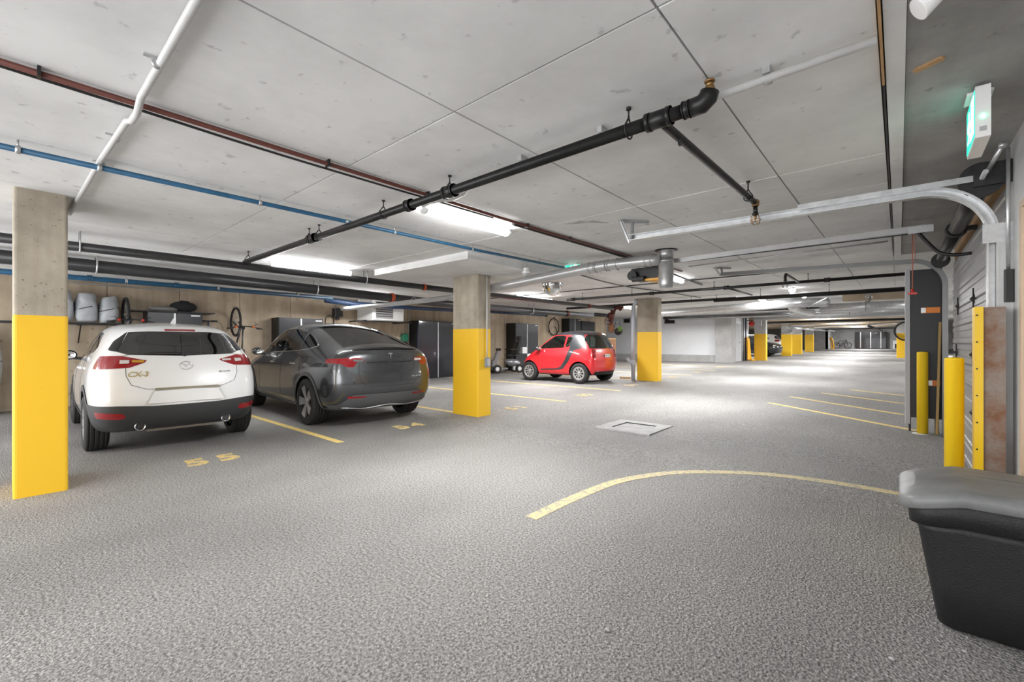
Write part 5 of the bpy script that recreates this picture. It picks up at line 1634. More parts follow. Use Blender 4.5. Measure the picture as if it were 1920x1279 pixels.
def ring_loft(mb, rings):
    """rings: list of (list of (x, y, z)) with equal counts; caps both ends"""
    n = len(rings[0]); v = [p for r_ in rings for p in r_]; f = []
    for i in range(len(rings) - 1):
        for k in range(n):
            f.append((i * n + k, i * n + (k + 1) % n, (i + 1) * n + (k + 1) % n, (i + 1) * n + k))
    f.append(tuple(reversed(range(n)))); f.append(tuple(range((len(rings) - 1) * n, len(rings) * n)))
    mb.add(v, f, True)


def rrect(x0, x1, y0, y1, r, zf, n=6):
    out = []
    for cx, cy, a0 in ((x1 - r, y1 - r, 0), (x0 + r, y1 - r, 90), (x0 + r, y0 + r, 180), (x1 - r, y0 + r, 270)):
        for k in range(n + 1):
            a = R(a0 + 90 * k / n)
            x, y = cx + r * math.cos(a), cy + r * math.sin(a)
            out.append((x, y, zf(x)))
    # extra points along the long sides so the hips can fold
    res = []
    m = len(out)
    for i in range(m):
        a, b = out[i], out[(i + 1) % m]
        res.append(a)
        if i % (n + 1) == n and abs(a[0] - b[0]) > abs(a[1] - b[1]):
            for x in ((.195, .205, .28, .355, .365) if b[0] > a[0] else (.365, .355, .28, .205, .195)):
                res.append((x, a[1], zf(x)))
    return res


def hip(z, drop):
    def g(x):
        return z - drop * (max(0, .2 - x) / .2) - .15 * drop * (max(0, x - .36) / .2)
    return g


mb = MB()
ring_loft(mb, [rrect(.145, .45, 2.72, 3.0, .05, lambda x: .0), rrect(.13, .46, 2.705, 3.02, .055, lambda x: .012), rrect(.1, .48, 2.68, 3.03, .06, lambda x: .2), rrect(.065, .51, 2.65, 3.05, .065, hip(.44, .02)),
               rrect(.055, .515, 2.645, 3.055, .07, hip(.47, .03))])
mb.build('body', BINM, t)
mb = MB()
ring_loft(mb, [rrect(.05, .52, 2.64, 3.06, .07, hip(.468, .03)), rrect(.035, .525, 2.61, 3.07, .075, hip(.482, .03)), rrect(.03, .525, 2.605, 3.07, .075, hip(.56, .045)), rrect(.04, .52, 2.62, 3.06, .07, hip(.585, .05))])
mb.build('upper_tier', BINM, t)
mb = MB()
ring_loft(mb, [rrect(.012, .528, 2.565, 3.09, .085, hip(.577, .055)), rrect(.0, .529, 2.55, 3.1, .09, hip(.585, .055)), rrect(.0, .529, 2.555, 3.1, .09, hip(.625, .055)), rrect(.008, .527, 2.565, 3.095, .09, hip(.637, .055)),
               rrect(.03, .52, 2.59, 3.07, .09, hip(.643, .052)), rrect(.05, .51, 2.65, 3.0, .06, hip(.648, .047)), rrect(.06, .5, 2.81, 2.84, .012, hip(.656, .05))])
mb.build('lid', LIDM, t)
# bits of grit by the bin
for (x, y, s_, lab) in ((-.02, 2.3, .012, 'small pale pebble on the asphalt left of the bin'), (-.95, 1.72, .014, 'pale chip of stone on the foreground asphalt'), (.2, 2.55, .01, 'tiny stone chip under the bin front')):
    mb = MB(); mb.ball((0, 0, 0), s_, 4, (1, .7, .5)); o = mb.build('pebble', PADC, None); o.location = (x, y, s_ * .4); tag(o, lab, 'stone')


# ------------------------------------------------------------------ left wall: cabinets, heater, bikes
def cabinet(label, y0, y1, z0, z1, d=.45, x=-12.29, doors=2, name='storage_cabinet', side_l=True, tag_plate=True):
    yc = (y0 + y1) / 2
    w = (y1 - y0) / 2
    t = thing(name, label, 'cabinet', (x, yc, 0), 0, 'black storage cabinets')
    mb = MB(); mb.rbox(0, d, -w, w, z0, z1, .008); mb.build('carcass', BLACKM, t)
    dw = 2 * w / doors
    for k in range(doors):
        a = -w + dw * k
        mb = MB(); mb.rbox(d, d + .02, a + .012, a + dw - .012, z0 + .02, z1 - .02, .006, 'x'); dr = mb.build('door', NAVY, t)
        hy = a + dw - .045 if k % 2 == 0 else a + .045
        if doors > 1 and k % 2 == 0:
            mb = MB(); mb.box(d + .021, d + .035, a + dw - .04, a + dw - .004, z0 + .02, z1 - .02); mb.build('handle_strip', GALV, dr)
        if tag_plate and k == doors - 1:
            mb = MB(); mb.box(d + .021, d + .024, a + dw - .22, a + dw - .05, z1 - .075, z1 - .045); mb.build('name_plate', WHITEPL, dr)
    return t


c1 = cabinet('black wall cabinet with a grey handle strip seen above the white hatchback', 1.95, 2.93, 1.1, 1.91, .44)
mb = MB(); mb.box(0, .5, -.72, .72, 1.91, 1.93); o = mb.build('top_shelf', BLACKM, c1)
cabinet('black wall cabinet seen above the grey car roof', 4.55, 5.72, 1.0, 1.9, .44)
t = cabinet('tall black cabinet standing left of the middle pillar', 8.85, 10.5, fz(9.6), 1.98, .5)
cabinet('tall black cabinet standing behind the mobility scooter', 13.7, 15.2, fz(14.5), 2.06, .5)
cabinet('black wall cabinet above the red car', 17.7, 18.7, 1.7, 2.42, .44)
cabinet('grey metal cabinet with a notice, beside the wall end', 19.0, 20.3, 1.0, 2.35, .3, doors=1, tag_plate=False)
t = thing('duffel_bag', 'black duffel bag lying on the cabinet above the white hatchback', 'bag', (-12.05, 2.62, 1.93))
mb = MB(); mb.ball((0, 0, .12), .16, 8, (.9, 1.6, .8)); mb.v = [(x, y, max(z, 0)) for x, y, z in mb.v]; mb.build('bag_body', mat('black_fabric', (.015, .015, .017), .9), t)
mb = MB(); mb.tube([(0, -.1, .2), (.1, -.06, .25), (.12, .06, .24), (0, .1, .2)], .012, 6); mb.build('strap', MATS['black_fabric'], t)
t = thing('grey_cushion', 'flat grey folded cover lying on the cabinet beside the duffel bag', 'cover', (-12.0, 2.25, 1.93))
mb = MB(); mb.ball((0, 0, .05), .12, 8, (1.3, 2.2, .55)); mb.v = [(x, y, max(z, 0)) for x, y, z in mb.v]; mb.build('folded_cover', mat('grey_fabric', (.2, .19, .18), .9), t)


def bundle(label, y, z, ry, rz_, x=-11.95, seed=1, tilt=0):
    """tarpaulin-wrapped bundle with a lashing cord"""
    rnd = random.Random(seed)
    t = thing('wrapped_bundle', label, 'bundle', (x, y, z), 0, 'tarp wrapped bundles')
    def f(mb):
        n, m_ = 18, 12
        rings = []
        for i in range(m_):
            v_ = i / (m_ - 1)
            zz = v_ * rz_
            k = math.sin(PI * (.2 + .66 * v_)) ** .4
            fold = [1 + .07 * math.sin(3 * a_ + 5 * v_ + seed) + rnd.uniform(-.06, .06) for a_ in [2 * PI * q / n for q in range(n)]]
            cs = lambda c_: math.copysign(abs(c_) ** .6, c_)
            rings.append([(.22 * k * cs(math.cos(2 * PI * q / n)) * fold[q], ry * k * cs(math.sin(2 * PI * q / n)) * fold[q], zz + rnd.uniform(-.012, .012) + tilt * math.sin(2 * PI * q / n)) for q in range(n)])
        ring_loft(mb, rings)
    soft(f, 'tarp', TARP, t, 1)
    mb = MB(); mb.tube([(.235 * math.cos(a), ry * 1.04 * math.sin(a), rz_ * (.5 + .1 * math.sin(a))) for a in [2 * PI * q / 20 for q in range(20)]], .008, 6, closed=True); mb.build('lashing', BLACKPL, t)
    return t


bundle('grey tarp bundle half hidden by the nearest pillar on the wall rack', .7, 1.645, .165, .62, seed=3)
bundle('middle grey tarp bundle on the wall rack', 1.035, 1.645, .165, .58, seed=4)
bundle('right hand grey tarp bundle on the wall rack beside the hanging bicycle', 1.36, 1.645, .155, .53, seed=5, tilt=.03)
bundle('large grey covered bundle left of the nearest pillar', -.35, 0.0, .3, 1.55, x=-11.95, seed=6)
t = thing('wall_rack', 'dark steel wall rack shelf carrying the grey tarp bundles', 'rack', (0, 0, 0))
mb = MB(); mb.bar((-11.72, -.2, 1.625), (-11.72, 1.55, 1.625), .03, .03); mb.bar((-12.2, -.2, 1.625), (-12.2, 1.55, 1.625), .03, .03); mb.build('rails', DARKM, t)
for y in (.35, .95, 1.5):
    mb = MB(); mb.bar((-12.28, y, 1.6), (-11.72, y, 1.6), .02, .02); mb.bar((-12.28, y, 1.25), (-11.8, y, 1.59), .02, .02); mb.build('bracket', DARKM, t)


def bike_wheel(parent, c, r, ax='y', tr=.022, m=RUBBER):
    """tyre ring as the part, rim and spokes as sub-parts; axle along local y"""
    c = Vector(c)
    mb = MB(); mb.tube([(c.x + r * math.cos(a), c.y, c.z + r * math.sin(a)) for a in [2 * PI * k / 36 for k in range(36)]], tr, 8, closed=True); ty = mb.build('wheel', m, parent)
    mb = MB(); mb.tube([(c.x + (r - .028) * math.cos(a), c.y, c.z + (r - .028) * math.sin(a)) for a in [2 * PI * k / 36 for k in range(36)]], .009, 6, closed=True); mb.build('rim', DARKM, ty)
    mb = MB()
    for k in range(16):
        a = 2 * PI * k / 16
        mb.cyl((c.x, c.y + (.02 if k % 2 else -.02), c.z), (c.x + (r - .03) * math.cos(a), c.y, c.z + (r - .03) * math.sin(a)), .0016, 4, caps=False)
    mb.cyl((c.x, c.y - .03, c.z), (c.x, c.y + .03, c.z), .018, 8)
    mb.build('spokes', GALV, ty)
    return ty


def bicycle(label, loc, rot, frame_m, grip_m):
    """mountain bike along local x, wheels on z = 0; then hung by rotation"""
    t = thing('bicycle', label, 'bicycle', loc)
    t.rotation_euler = rot
    r = .33
    bike_wheel(t, (-.53, 0, r), r, tr=.027); bike_wheel(t, (.53, 0, r), r, tr=.027)
    bb, st, hd, hd2 = (-.1, 0, .3), (-.25, 0, .74), (.36, 0, .82), (.4, 0, .68)
    mb = MB()
    for a, b, q in ((bb, st, .017), (st, hd, .018), (bb, hd2, .022), (hd, hd2, .022)): mb.cyl(a, b, q, 8)
    for s in (-1, 1):
        mb.cyl((-.1, s * .03, .3), (-.53, s * .06, r), .01, 6); mb.cyl((-.25, s * .02, .7), (-.53, s * .06, r), .009, 6)
    mb.build('frame', frame_m, t)
    mb = MB()
    for s in (-1, 1): mb.cyl((.4, s * .05, .66), (.53, s * .055, r), .016, 8)
    mb.bar((.405, -.06, .67), (.405, .06, .67), .04, .03); mb.build('fork', DARKM, t)
    mb = MB(); mb.cyl(hd, (.35, 0, .9), .014, 8); mb.cyl((.35, 0, .9), (.41, 0, .93), .015, 8); mb.tube([(.36, -.34, .96), (.4, -.16, .945), (.41, 0, .93), (.4, .16, .945), (.36, .34, .96)], .012, 8); hb = mb.build('handlebar', BLACKPL, t)
    for s in (-1, 1):
        mb = MB(); mb.cyl((.365, s * .24, .955), (.355, s * .36, .962), .018, 8); mb.build('grip', BLACKPL, hb)
        mb = MB(); mb.cyl((.40, s * .16, .945), (.39, s * .2, .95), .024, 8); mb.build('clamp', grip_m, hb)
        mb = MB(); mb.tube([(.40, s * .18, .93), (.46, s * .24, .93), (.45, s * .3, .935)], .006, 6); mb.build('brake_lever', DARKM, hb)
    mb = MB(); mb.cyl(st, (-.28, 0, .86), .013, 8); mb.build('seat_post', GALV, t)
    mb = MB(); mb.add([(-.42, -.07, .87), (-.42, .07, .87), (-.2, .03, .88), (-.12, .015, .875), (-.12, -.015, .875), (-.2, -.03, .88), (-.4, -.05, .92), (-.4, .05, .92), (-.2, .015, .905), (-.2, -.015, .905)],
                      [(0, 1, 7, 6), (1, 2, 8, 7), (2, 3, 8), (3, 4, 9, 8), (4, 5, 9), (5, 0, 6, 9), (6, 7, 8, 9), (0, 5, 4, 3, 2, 1)]); mb.build('saddle', BLACKPL, t)
    mb = MB(); mb.cyl((-.1, -.06, .3), (-.1, .06, .3), .02, 8); mb.lathe([(.09, .045), (.1, .05), (.09, .055)], 24, Matrix.Translation((-.1, -.1, .3)) @ Matrix.Rotation(-PI / 2, 4, 'X')); mb.bar((-.1, .07, .3), (.04, .08, .2), .02, .012); mb.bar((-.1, -.07, .3), (-.24, -.08, .4), .02, .012); mb.build('crankset', DARKM, t)
    for a in ((.04, .11, .2), (-.24, -.11, .4)):
        mb = MB(); mb.box(a[0] - .045, a[0] + .045, a[1] - .035, a[1] + .035, a[2] - .01, a[2] + .01); mb.build('pedal', BLACKPL, t)
    return t


# hung nose up: local +x -> world up, local +z (saddle side) -> world +x, away from the wall
UP = Matrix(((0, 0, 1), (0, 1, 0), (1, 0, 0))).transposed()
e_up = Matrix(((0, 0, 1), (0, -1, 0), (1, 0, 0))).to_euler()
bicycle('dark mountain bicycle hanging nose up on the wall between the white and grey cars', (-12.26, 3.62, 1.22), e_up, mat('bike_black', (.03, .03, .032), .3, coat=.5), mat('bike_orange', (.75, .16, .03), .4))
bicycle('dark bicycle hanging nose up beside the grey tarp bundles', (-12.26, 1.62, 1.3), e_up, mat('bike_grey', (.06, .06, .065), .3, coat=.5), REDPL)
t = thing('kick_scooter', 'blue stemmed kick scooter hanging on the wall left of the bicycle', 'scooter', (-12.15, 3.12, .82))
mb = MB(); mb.rbox(-.05, .05, -.06, .06, -.1, .72, .02); mb.cyl((0, 0, .7), (0, 0, .93), .016, 8); mb.build('stem', mat('stem_blue', (.04, .07, .14), .4), t)
mb = MB(); mb.cyl((0, -.16, .94), (0, .16, .94), .013, 8); hb = mb.build('handlebar', DARKM, t)
for s in (-1, 1):
    mb = MB(); mb.cyl((0, s * .06, .94), (0, s * .18, .94), .02, 8); mb.build('grip', BLACKPL, hb)
mb = MB(); mb.tube(smooth_pts([(0, .16, .93), (.03, .26, .85), (.03, .28, .6), (0, .05, .3)], 4), .005, 6); mb.build('brake_cable', BLACKPL, t)
mb = MB(); mb.rbox(.04, .1, -.06, .06, -.5, -.05, .02); mb.build('deck', DARKM, t)
for z in (-.1, -.55):
    mb = MB(); mb.lathe([(.05, -.02), (.09, -.02), (.1, 0), (.09, .02), (.05, .02)], 18, Matrix.Translation((.1, 0, z)) @ Matrix.Rotation(PI / 2, 4, 'X'), closed=True); mb.build('wheel', RUBBER, t)
# single bicycle hanging flat above the red car
t = thing('hanging_bicycle_wheel', 'thin black bicycle wheel hanging flat on the wall above the red car', 'wheel', (-12.2, 16.95, 2.0))
w = bike_wheel(t, (0, 0, 0), .4, tr=.02)
for o in [w] : o.rotation_euler = (0, 0, R(90))
mb = MB(); mb.tube([(.03, .0, .0), (.04, .1, -.05), (.03, .22, -.3), (.03, .38, -.18)], .02, 8); mb.build('fork_blade', BLACKPL, t)
mb = MB(); mb.cyl((-.05, 0, .45), (.05, 0, .45), .012, 6); mb.cyl((.02, 0, .45), (.02, 0, .28), .012, 6); mb.build('wall_hook', BLACKPL, t)
mb = MB(); mb.cyl((.03, -.42, .2), (.03, -.44, -.3), .02, 8); mb.build('strap', BLACKPL, t)

# unit heater
t = thing('unit_heater', 'white louvred unit heater hung high on the left wall behind the grey car', 'heater', (0, 0, 0))
mb = MB(); mb.rbox(-12.2, -11.36, 6.92, 7.98, 1.9, 2.53, .015); mb.build('casing', mat('heater_white', (.62, .62, .61), .4), t)
mb = MB()
for y0, y1, z0, z1 in ((6.94, 7.02, 1.92, 2.5), (7.6, 7.96, 1.92, 2.5), (7.02, 7.6, 2.44, 2.5), (7.02, 7.6, 1.92, 1.96)): mb.box(-11.36, -11.33, y0, y1, z0, z1)
mb.build('grille_frame', WHITEPL, t)
mb = MB(); mb.box(-11.36, -11.355, 7.02, 7.6, 1.96, 2.44); mb.build('grille_back', BLACKPL, t)
for k in range(7):
    mb = MB(); mb.obox((-11.335, 7.31, 1.99 + .066 * k), (.004, .285, .026), Matrix.Rotation(R(35), 3, 'Y')); mb.build('louvre', GREYPL, t)
mb = MB(); mb.bar((-12.25, 6.7, 1.88), (-11.3, 6.7, 1.88), .04, .04); mb.bar((-12.25, 8.2, 1.88), (-11.3, 8.2, 1.88), .04, .04); mb.bar((-11.4, 6.4, 1.87), (-11.4, 8.3, 1.87), .035, .035); mb.build('support_rail', DARKM, t)
mb = MB(); mb.rbox(-11.33, -11.325, 7.8, 7.88, 1.96, 2.08, .004, 'x'); mb.build('label_plate', WHITEPL, t)
t = thing('junction_box', 'grey pipe box on the wall left of the unit heater', 'junction box', (-12.2, 6.3, 2.12))
mb = MB(); mb.rbox(-.1, .12, -.12, .12, -.12, .12, .03); mb.cyl((0, 0, -.12), (0, 0, -.2), .05, 10); mb.build('box', GREYP, t)
t = thing('wall_charger', 'dark green round vehicle charger on the wall left of the tall cabinet', 'charger', (-12.28, 8.62, 1.42))
mb = MB(); mb.rbox(0, .12, -.11, .11, -.12, .13, .05, 'x'); mb.build('housing', GREENPL, t)
mb = MB(); mb.tube(smooth_pts([(.06, .0, -.12), (.08, .05, -.4), (.08, .14, -.5), (.08, .1, -.2), (.07, .02, -.15)], 5), .018, 8); mb.build('charging_cable', BLACKPL, t)
mb = MB(); mb.cyl((.02, .2, .0), (.02, .2, .95), .012, 8); mb.build('conduit', WHITEP, t)
t = thing('hose_hook', 'small dark hook with a looped cord on the wall above the grey car', 'hook', (-12.28, 6.1, 1.9))
mb = MB(); mb.tube(arc((.02, 0, 0), .12, 0, 180, 10, 'yz') + [(.02, -.12, -.4), (.02, .1, -.45), (.02, .12, 0)], .012, 6); mb.build('cord_loop', BLACKPL, t)
t = thing('coiled_cable', 'dark blue cable hanging on the side of the tall cabinet', 'cable', (-11.76, 8.83, 0))
mb = MB(); mb.tube(smooth_pts([(0, 0, 1.9), (.03, -.03, 1.6), (.02, -.02, 1.0), (.1, -.05, .6), (.16, -.03, .9), (.12, -.02, .45), (.02, -.03, .35), (.05, -.02, .08)], 5), .016, 8); mb.build('cable', DBLUE, t)

# mobility scooter behind the middle pillar
t = thing('mobility_scooter', 'silver mobility scooter with a black seat past the middle pillar', 'mobility scooter', (-11.4, 12.75, fz(12.75)), R(-115))
SIL = mat('silver_plastic', (.3, .31, .33), .3, .5, coat=.6)
for x in (-.42, .5):
    for s in (-1, 1):
        mb = MB(); T_ = Matrix.Translation((x, s * .24, .16)) @ Matrix.Rotation(PI / 2, 4, 'X')
        mb.lathe([(.09, -.05), (.15, -.05), (.16, -.03), (.16, .03), (.15, .05), (.09, .05)], 22, T_, closed=True); w = mb.build('wheel', RUBBER, t)
        mb = MB(); mb.lathe([(0, -.035), (.05, -.04), (.09, -.03), (.09, .03), (.05, .04), (0, .035)], 18, T_); mb.build('hub', WHITEPL, w)


def shell(mb): mb.prism([(.2, -.62), (.2, .1), (.5, .12), (.55, .0), (.55, -.35), (.42, -.62)], -.24, .24, 'y')


soft(shell, 'rear_shroud', SIL, t, 1)
mb = MB(); mb.prism([(.14, .05), (.2, .05), (.2, .45), (.45, .6), (.42, .7), (.14, .62)], -.22, .22, 'y'); mb.build('footboard', SIL, t)
mb = MB(); mb.prism([(.3, .48), (.3, .62), (.85, .42), (.85, .32)], -.1, .1, 'y'); mb.build('tiller', SIL, t)
mb = MB(); mb.prism([(.2, .45), (.28, .72), (.5, .62), (.5, .5)], -.2, .2, 'y'); mb.build('front_fender', SIL, t)
mb = MB(); mb.cyl((.36, -.26, .92), (.36, .26, .92), .018, 8); mb.rbox(.3, .42, -.12, .12, .84, .94, .03, 'y'); mb.build('handlebar', BLACKPL, t)


def seatf(mb): mb.rbox(-.42, .05, -.25, .25, .62, .72, .04, 'y')


soft(seatf, 'seat_cushion', BLACKPL, t, 1)
mb = MB(); mb.prism([(.7, -.38), (.7, -.26), (1.2, -.42), (1.2, -.52)], -.23, .23, 'y'); mb.build('backrest', BLACKPL, t)
mb = MB(); mb.rbox(-.55, -.45, -.12, .12, 1.24, 1.4, .04, 'x'); mb.cyl((-.49, 0, 1.15), (-.5, 0, 1.26), .02, 8); mb.build('headrest', BLACKPL, t)
for s in (-1, 1):
    mb = MB(); mb.bar((-.36, s * .29, .9), (-.04, s * .29, .9), .05, .04); mb.cyl((-.36, s * .29, .72), (-.36, s * .29, .9), .015, 6); mb.build('armrest', BLACKPL, t)
mb = MB(); mb.cyl((-.2, 0, .5), (-.2, 0, .64), .05, 10); mb.build('seat_post', DARKM, t)
mb = MB(); mb.rbox(-.78, -.58, -.17, .17, .74, .98, .03, 'z'); mb.build('rear_basket', WHITEPL, t)
t = thing('folded_cart', 'dark folded cart standing against the wall left of the mobility scooter', 'cart', (-11.95, 11.6, fz(11.6)))
mb = MB(); mb.rbox(-.25, .25, -.35, .35, .1, .8, .05); mb.build('cloth_bin', mat('dark_cloth', (.03, .03, .05), .8), t)
mb = MB(); mb.tube([(-.25, -.2, .8), (-.28, -.2, 1.25), (-.28, .2, 1.25), (-.25, .2, .8)], .015, 6); mb.build('handle', BLACKPL, t)
for s in (-1, 1):
    mb = MB(); mb.lathe([(.03, -.02), (.1, -.02), (.1, .02), (.03, .02)], 16, Matrix.Translation((.1, s * .3, .1)) @ Matrix.Rotation(PI / 2, 4, 'X'), closed=True); mb.build('wheel', RUBBER, t)
t = thing('wall_batten', 'dark vertical batten fixed to the wall left of the scooter', 'batten', (-12.28, 12.35, 1.3))
mb = MB(); mb.rbox(0, .05, -.08, .08, 0, .75, .008); mb.build('board', BROWN, t)
mb = MB(); mb.box(.05, .058, -.02, .02, .1, .65); mb.build('slot', BLACKPL, t)

# red valve set and hanging basket at the end of the drains
t = thing('fire_valve', 'rusty red valve set hanging at the end of the drain pipes', 'valve', (-7.3, 13.4, 2.2))
RV = mat('valve_red', (.13, .022, .012), .55, noise=.4, nscale=30)
mb = MB(); mb.cyl((0, 0, -.25), (.12, .05, .25), .07, 12); mb.cyl((.1, .05, .2), (.4, .12, .26), .06, 12); mb.ball((0, 0, -.04), .12, 8); mb.build('valve_body', RV, t)
mb = MB(); mb.cyl((-.35, -.45, .0), (-.02, -.03, -.04), .06, 12); mb.build('inlet_pipe', GREYP, t)
for p in ((.06, .02, .1), (.28, .09, .235)): collar(t, p, (.3, .4, .2), .12, .04, RV, 'flange')
mb = MB(); mb.tube(arc((0, -.16, -.22), .12, 0, 360, 18)[:-1], .014, 6, closed=True); mb.bar((-.12, -.16, -.22), (.12, -.16, -.22), .015, .015); mb.cyl((0, -.16, -.22), (0, -.02, -.1), .014, 6); mb.build('hand_wheel', RV, t)
t = thing('hanging_bag', 'brown hanging bag with a black and green tote below the red valve', 'bag', (-7.3, 13.45, 1.55))
def bagf(mb): mb.prism([(0, -.16), (-.02, .14), (.45, .1), (.48, -.1)], -.12, .12, 'y')
soft(bagf, 'brown_sack', BROWN, t, 2)
def totef(mb): mb.prism([(-.02, .1), (-.12, .3), (.14, .5), (.26, .34), (.2, .1)], -.12, .12, 'y')
soft(totef, 'black_tote', BLACKPL, t, 2)
mb = MB(); mb.ball((.36, -.08, .16), .09, 8, (1, .6, 1)); mb.build('green_patch', LEAFM, t)
mb = MB(); mb.tube([(.1, 0, .2), (.16, 0, .4), (.3, 0, .36), (.34, 0, .2)], .012, 6); mb.cyl((0, .1, .4), (0, .2, 1.065), .008, 6); mb.build('strap', BLACKPL, t)
t = thing('wooden_box', 'small orange wooden box behind the red car', 'box', (-10.8, 19.5, fz(19.5)))
mb = MB(); mb.rbox(-.25, .25, -.4, .4, 0, 1.3, .02); mb.build('carcass', WOOD, t)
mb = MB(); mb.box(.25, .26, -.36, .36, .05, 1.25); mb.build('front', BROWN, t)
for x, z, w_, h_, lab in ((-12.3, 2.62, .45, .28, 'small dark wall vent on the white wall left of the third pillar'), (-9.7, 2.58, .62, .42, 'dark louvred wall vent on the white wall right of the third pillar')):
    t = thing('wall_vent', lab, 'vent', (x, 24.58, z - .05))
    mb = MB()
    for a, b, c, d in ((-w_ / 2, w_ / 2, h_ / 2 - .03, h_ / 2), (-w_ / 2, w_ / 2, -h_ / 2, -h_ / 2 + .03), (-w_ / 2, -w_ / 2 + .03, -h_ / 2, h_ / 2), (w_ / 2 - .03, w_ / 2, -h_ / 2, h_ / 2)): mb.box(a, b, -.05, 0, c, d)
    mb.build('frame', GREYPL, t)
    for k in range(4):
        mb = MB(); mb.obox((0, -.025, -h_ / 2 + .06 + k * (h_ - .1) / 3.4), (w_ / 2 - .03, .022, .004), Matrix.Rotation(R(30), 3, 'X')); mb.build('slat', DARKM, t)
    mb = MB(); mb.box(-w_ / 2, w_ / 2, -.005, 0, -h_ / 2, h_ / 2); mb.build('back', BLACKPL, t)

# ------------------------------------------------------------------ riser recess with the yellow hose
t = thing('yellow_hose', 'coiled yellow hose hanging beside the first far pillar', 'hose', (-6.34, 26.95, fz(27)))
for k in range(7):
    o_ = .07 * k - .21
    mb = MB(); mb.tube(smooth_pts([(.02, o_ * .4, 1.2), (.06, o_ * .7, 1.28), (.1, o_ * .9, 1.0), (.12 + .02 * (k % 3), o_ * 1.3, .3), (.16, o_ * 1.7, .06), (.14, o_ * 1.2, .3), (.03, o_ * .5, 1.15)], 4), .032, 8); mb.build('coil', HOSE, t)
mb = MB(); mb.tube(smooth_pts([(.1, .2, .05), (.25, .5, .04), (.35, .2, .035), (.3, -.2, .035)], 4), .032, 8); mb.build('loose_end', HOSE, t)
mb = MB(); mb.cyl((-.1, 0, 1.25), (.12, 0, 1.25), .03, 8); mb.build('hook', DARKM, t)
for x, y, r, m, lab in ((-6.45, 26.45, .04, WHITEP, 'white riser pipe left of the yellow hose'), (-6.45, 26.62, .03, BLACKP, 'black riser pipe behind the yellow hose'), (-6.43, 26.8, .05, GALV, 'silver riser pipe behind the yellow hose'),
                        (-6.43, 27.05, .035, DBLUE, 'dark blue riser pipe behind the yellow hose'), (-6.41, 27.25, .05, GALV, 'silver riser pipe right of the yellow hose')):
    pipe('riser_pipe', lab, [(x, y, fz(y)), (x, y, H0 + fz(y))], r, m)
t = thing('alarm_bell', 'red alarm bell on a grey box high beside the first far pillar', 'bell', (-6.15, 27.2, fz(27) + 2.05))
mb = MB(); mb.lathe([(0, -.08), (.09, -.075), (.14, -.04), (.15, 0), (0, 0)], 20, Matrix.Rotation(PI / 2, 4, 'X')); mb.build('gong', REDPL, t)
mb = MB(); mb.rbox(.18, .5, -.05, .1, -.14, .16, .01, 'y'); mb.build('box', GREYPL, t)
mb = MB(); mb.box(-.4, .5, .02, .1, .16, .2); mb.build('bracket', DARKM, t)


# ------------------------------------------------------------------ far cars and end of the hall
def far_car(label, name, paint, loc, yaw, src):
    """smaller detail copy of a car body cage with its own paint"""
    root = thing(name, label, 'car', loc, yaw)
    for ch in src.children:
        nm = ch.name.split('.')[0]
        if nm in ('body', 'rear_window', 'tail_light', 'front_side_window', 'rear_side_window', 'windscreen', 'wheel', 'bumper_cladding', 'wheel_arch_cladding', 'sill_cladding', 'headlight', 'wheel_well', 'underbody', 'interior_lining', 'quarter_black'):
            c = ch.copy(); COL.objects.link(c); c.parent = root
            c.name = nm
            if nm == 'body' and paint is not None:
                c.data = ch.data.copy(); c.data.materials[0] = paint
            for g in ch.children:
                d = g.copy(); COL.objects.link(d); d.parent = c
    return root


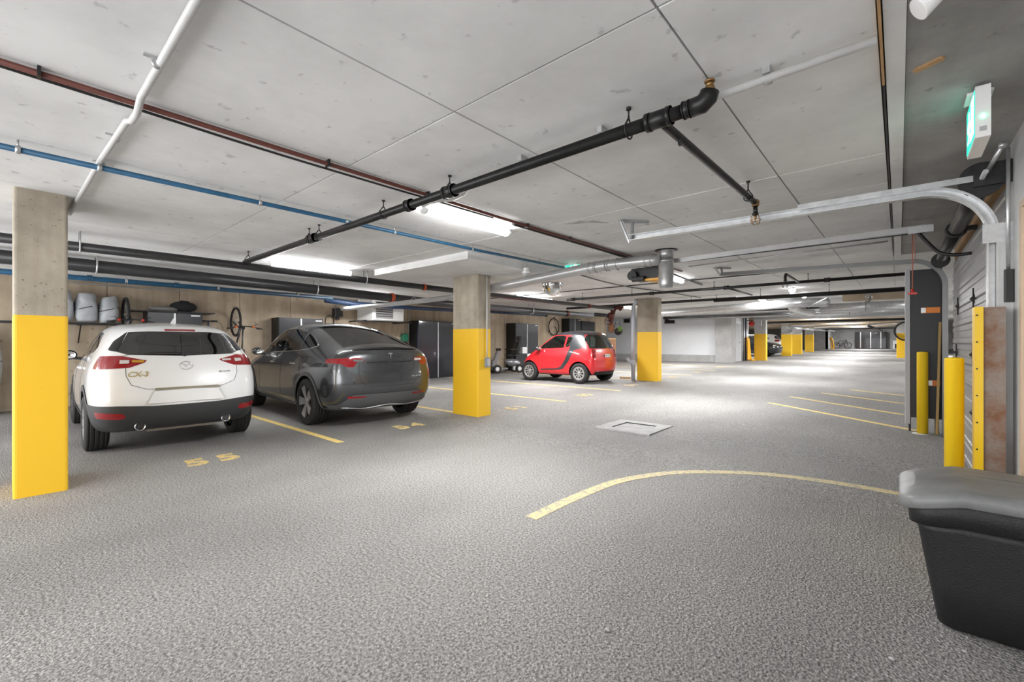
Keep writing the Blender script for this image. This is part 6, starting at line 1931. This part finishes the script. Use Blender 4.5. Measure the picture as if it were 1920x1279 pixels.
far_car('white car parked past the yellow hose with its tail to the lane', 'white_hatchback', None, (-6.3, 36.7, fz(36.7)), R(180), HATCH)
far_car('black car parked nose out past the yellow hose', 'black_hatchback', mat('black_car_paint', (.012, .014, .018), .25, coat=1.0), (-10.05, 33.2, fz(33.2)), R(0), HATCH)
t = cabinet('row of black cabinets against the far end wall', 0, 0.01, 0, .01) if False else None
t = thing('end_cabinet', 'row of tall black cabinets with silver strips at the far end wall', 'cabinet', (-2.2, 59.9, fz(59.9)))
mb = MB(); mb.box(-1.25, 1.25, -.5, 0, 0, 1.75); mb.build('carcass', BLACKM, t)
for k in range(6):
    mb = MB(); mb.box(-1.23 + .41 * k, -.84 + .41 * k, -.53, -.5, .05, 1.72); d = mb.build('door', NAVY, t)
    if k % 2 == 0:
        mb = MB(); mb.box(-.88 + .41 * k, -.8 + .41 * k, -.55, -.53, .05, 1.72); mb.build('handle_strip', GALV, d)
t = thing('white_appliance', 'small white appliance with a dark opening at the far end wall', 'appliance', (-.15, 59.6, fz(59.6)))
mb = MB(); mb.rbox(-.3, .3, -.3, .3, 0, .85, .03); mb.build('case', WHITEPL, t)
mb = MB(); mb.box(-.15, .2, -.31, -.3, .05, .5); mb.build('opening', BLACKPL, t)
t = thing('end_hose', 'yellow hose hanging at the far end of the lane', 'hose', (-5.3, 55.5, fz(55)))
mb = MB(); mb.tube(smooth_pts([(0, 0, 1.2), (.1, -.1, .6), (.15, -.15, .1), (.3, -.1, .1), (.25, -.1, .8), (.1, -.05, 1.2)], 4), .06, 8); mb.build('coil', HOSE, t)
mb = MB(); mb.cyl((0, .1, 1.2), (0, -.1, 1.2), .03, 6); mb.build('hook', DARKM, t)
t = thing('parked_bicycle', 'dark bicycle standing against the far end wall', 'bicycle', (-4.6, 59.3, fz(59.3)))
bike_wheel(t, (-.5, 0, .34), .32); bike_wheel(t, (.5, 0, .34), .32)
mb = MB(); mb.cyl((-.5, 0, .34), (-.2, 0, .8), .03, 6); mb.cyl((-.2, 0, .8), (.35, 0, .85), .03, 6); mb.cyl((.35, 0, .95), (.5, 0, .34), .03, 6); mb.cyl((-.1, 0, .3), (.35, 0, .85), .03, 6); mb.cyl((-.1, 0, .3), (-.5, 0, .34), .03, 6); mb.build('frame', BLACKPL, t)
mb = MB(); mb.cyl((.34, -.25, 1.0), (.34, .25, 1.0), .02, 6); mb.build('handlebar', BLACKPL, t)
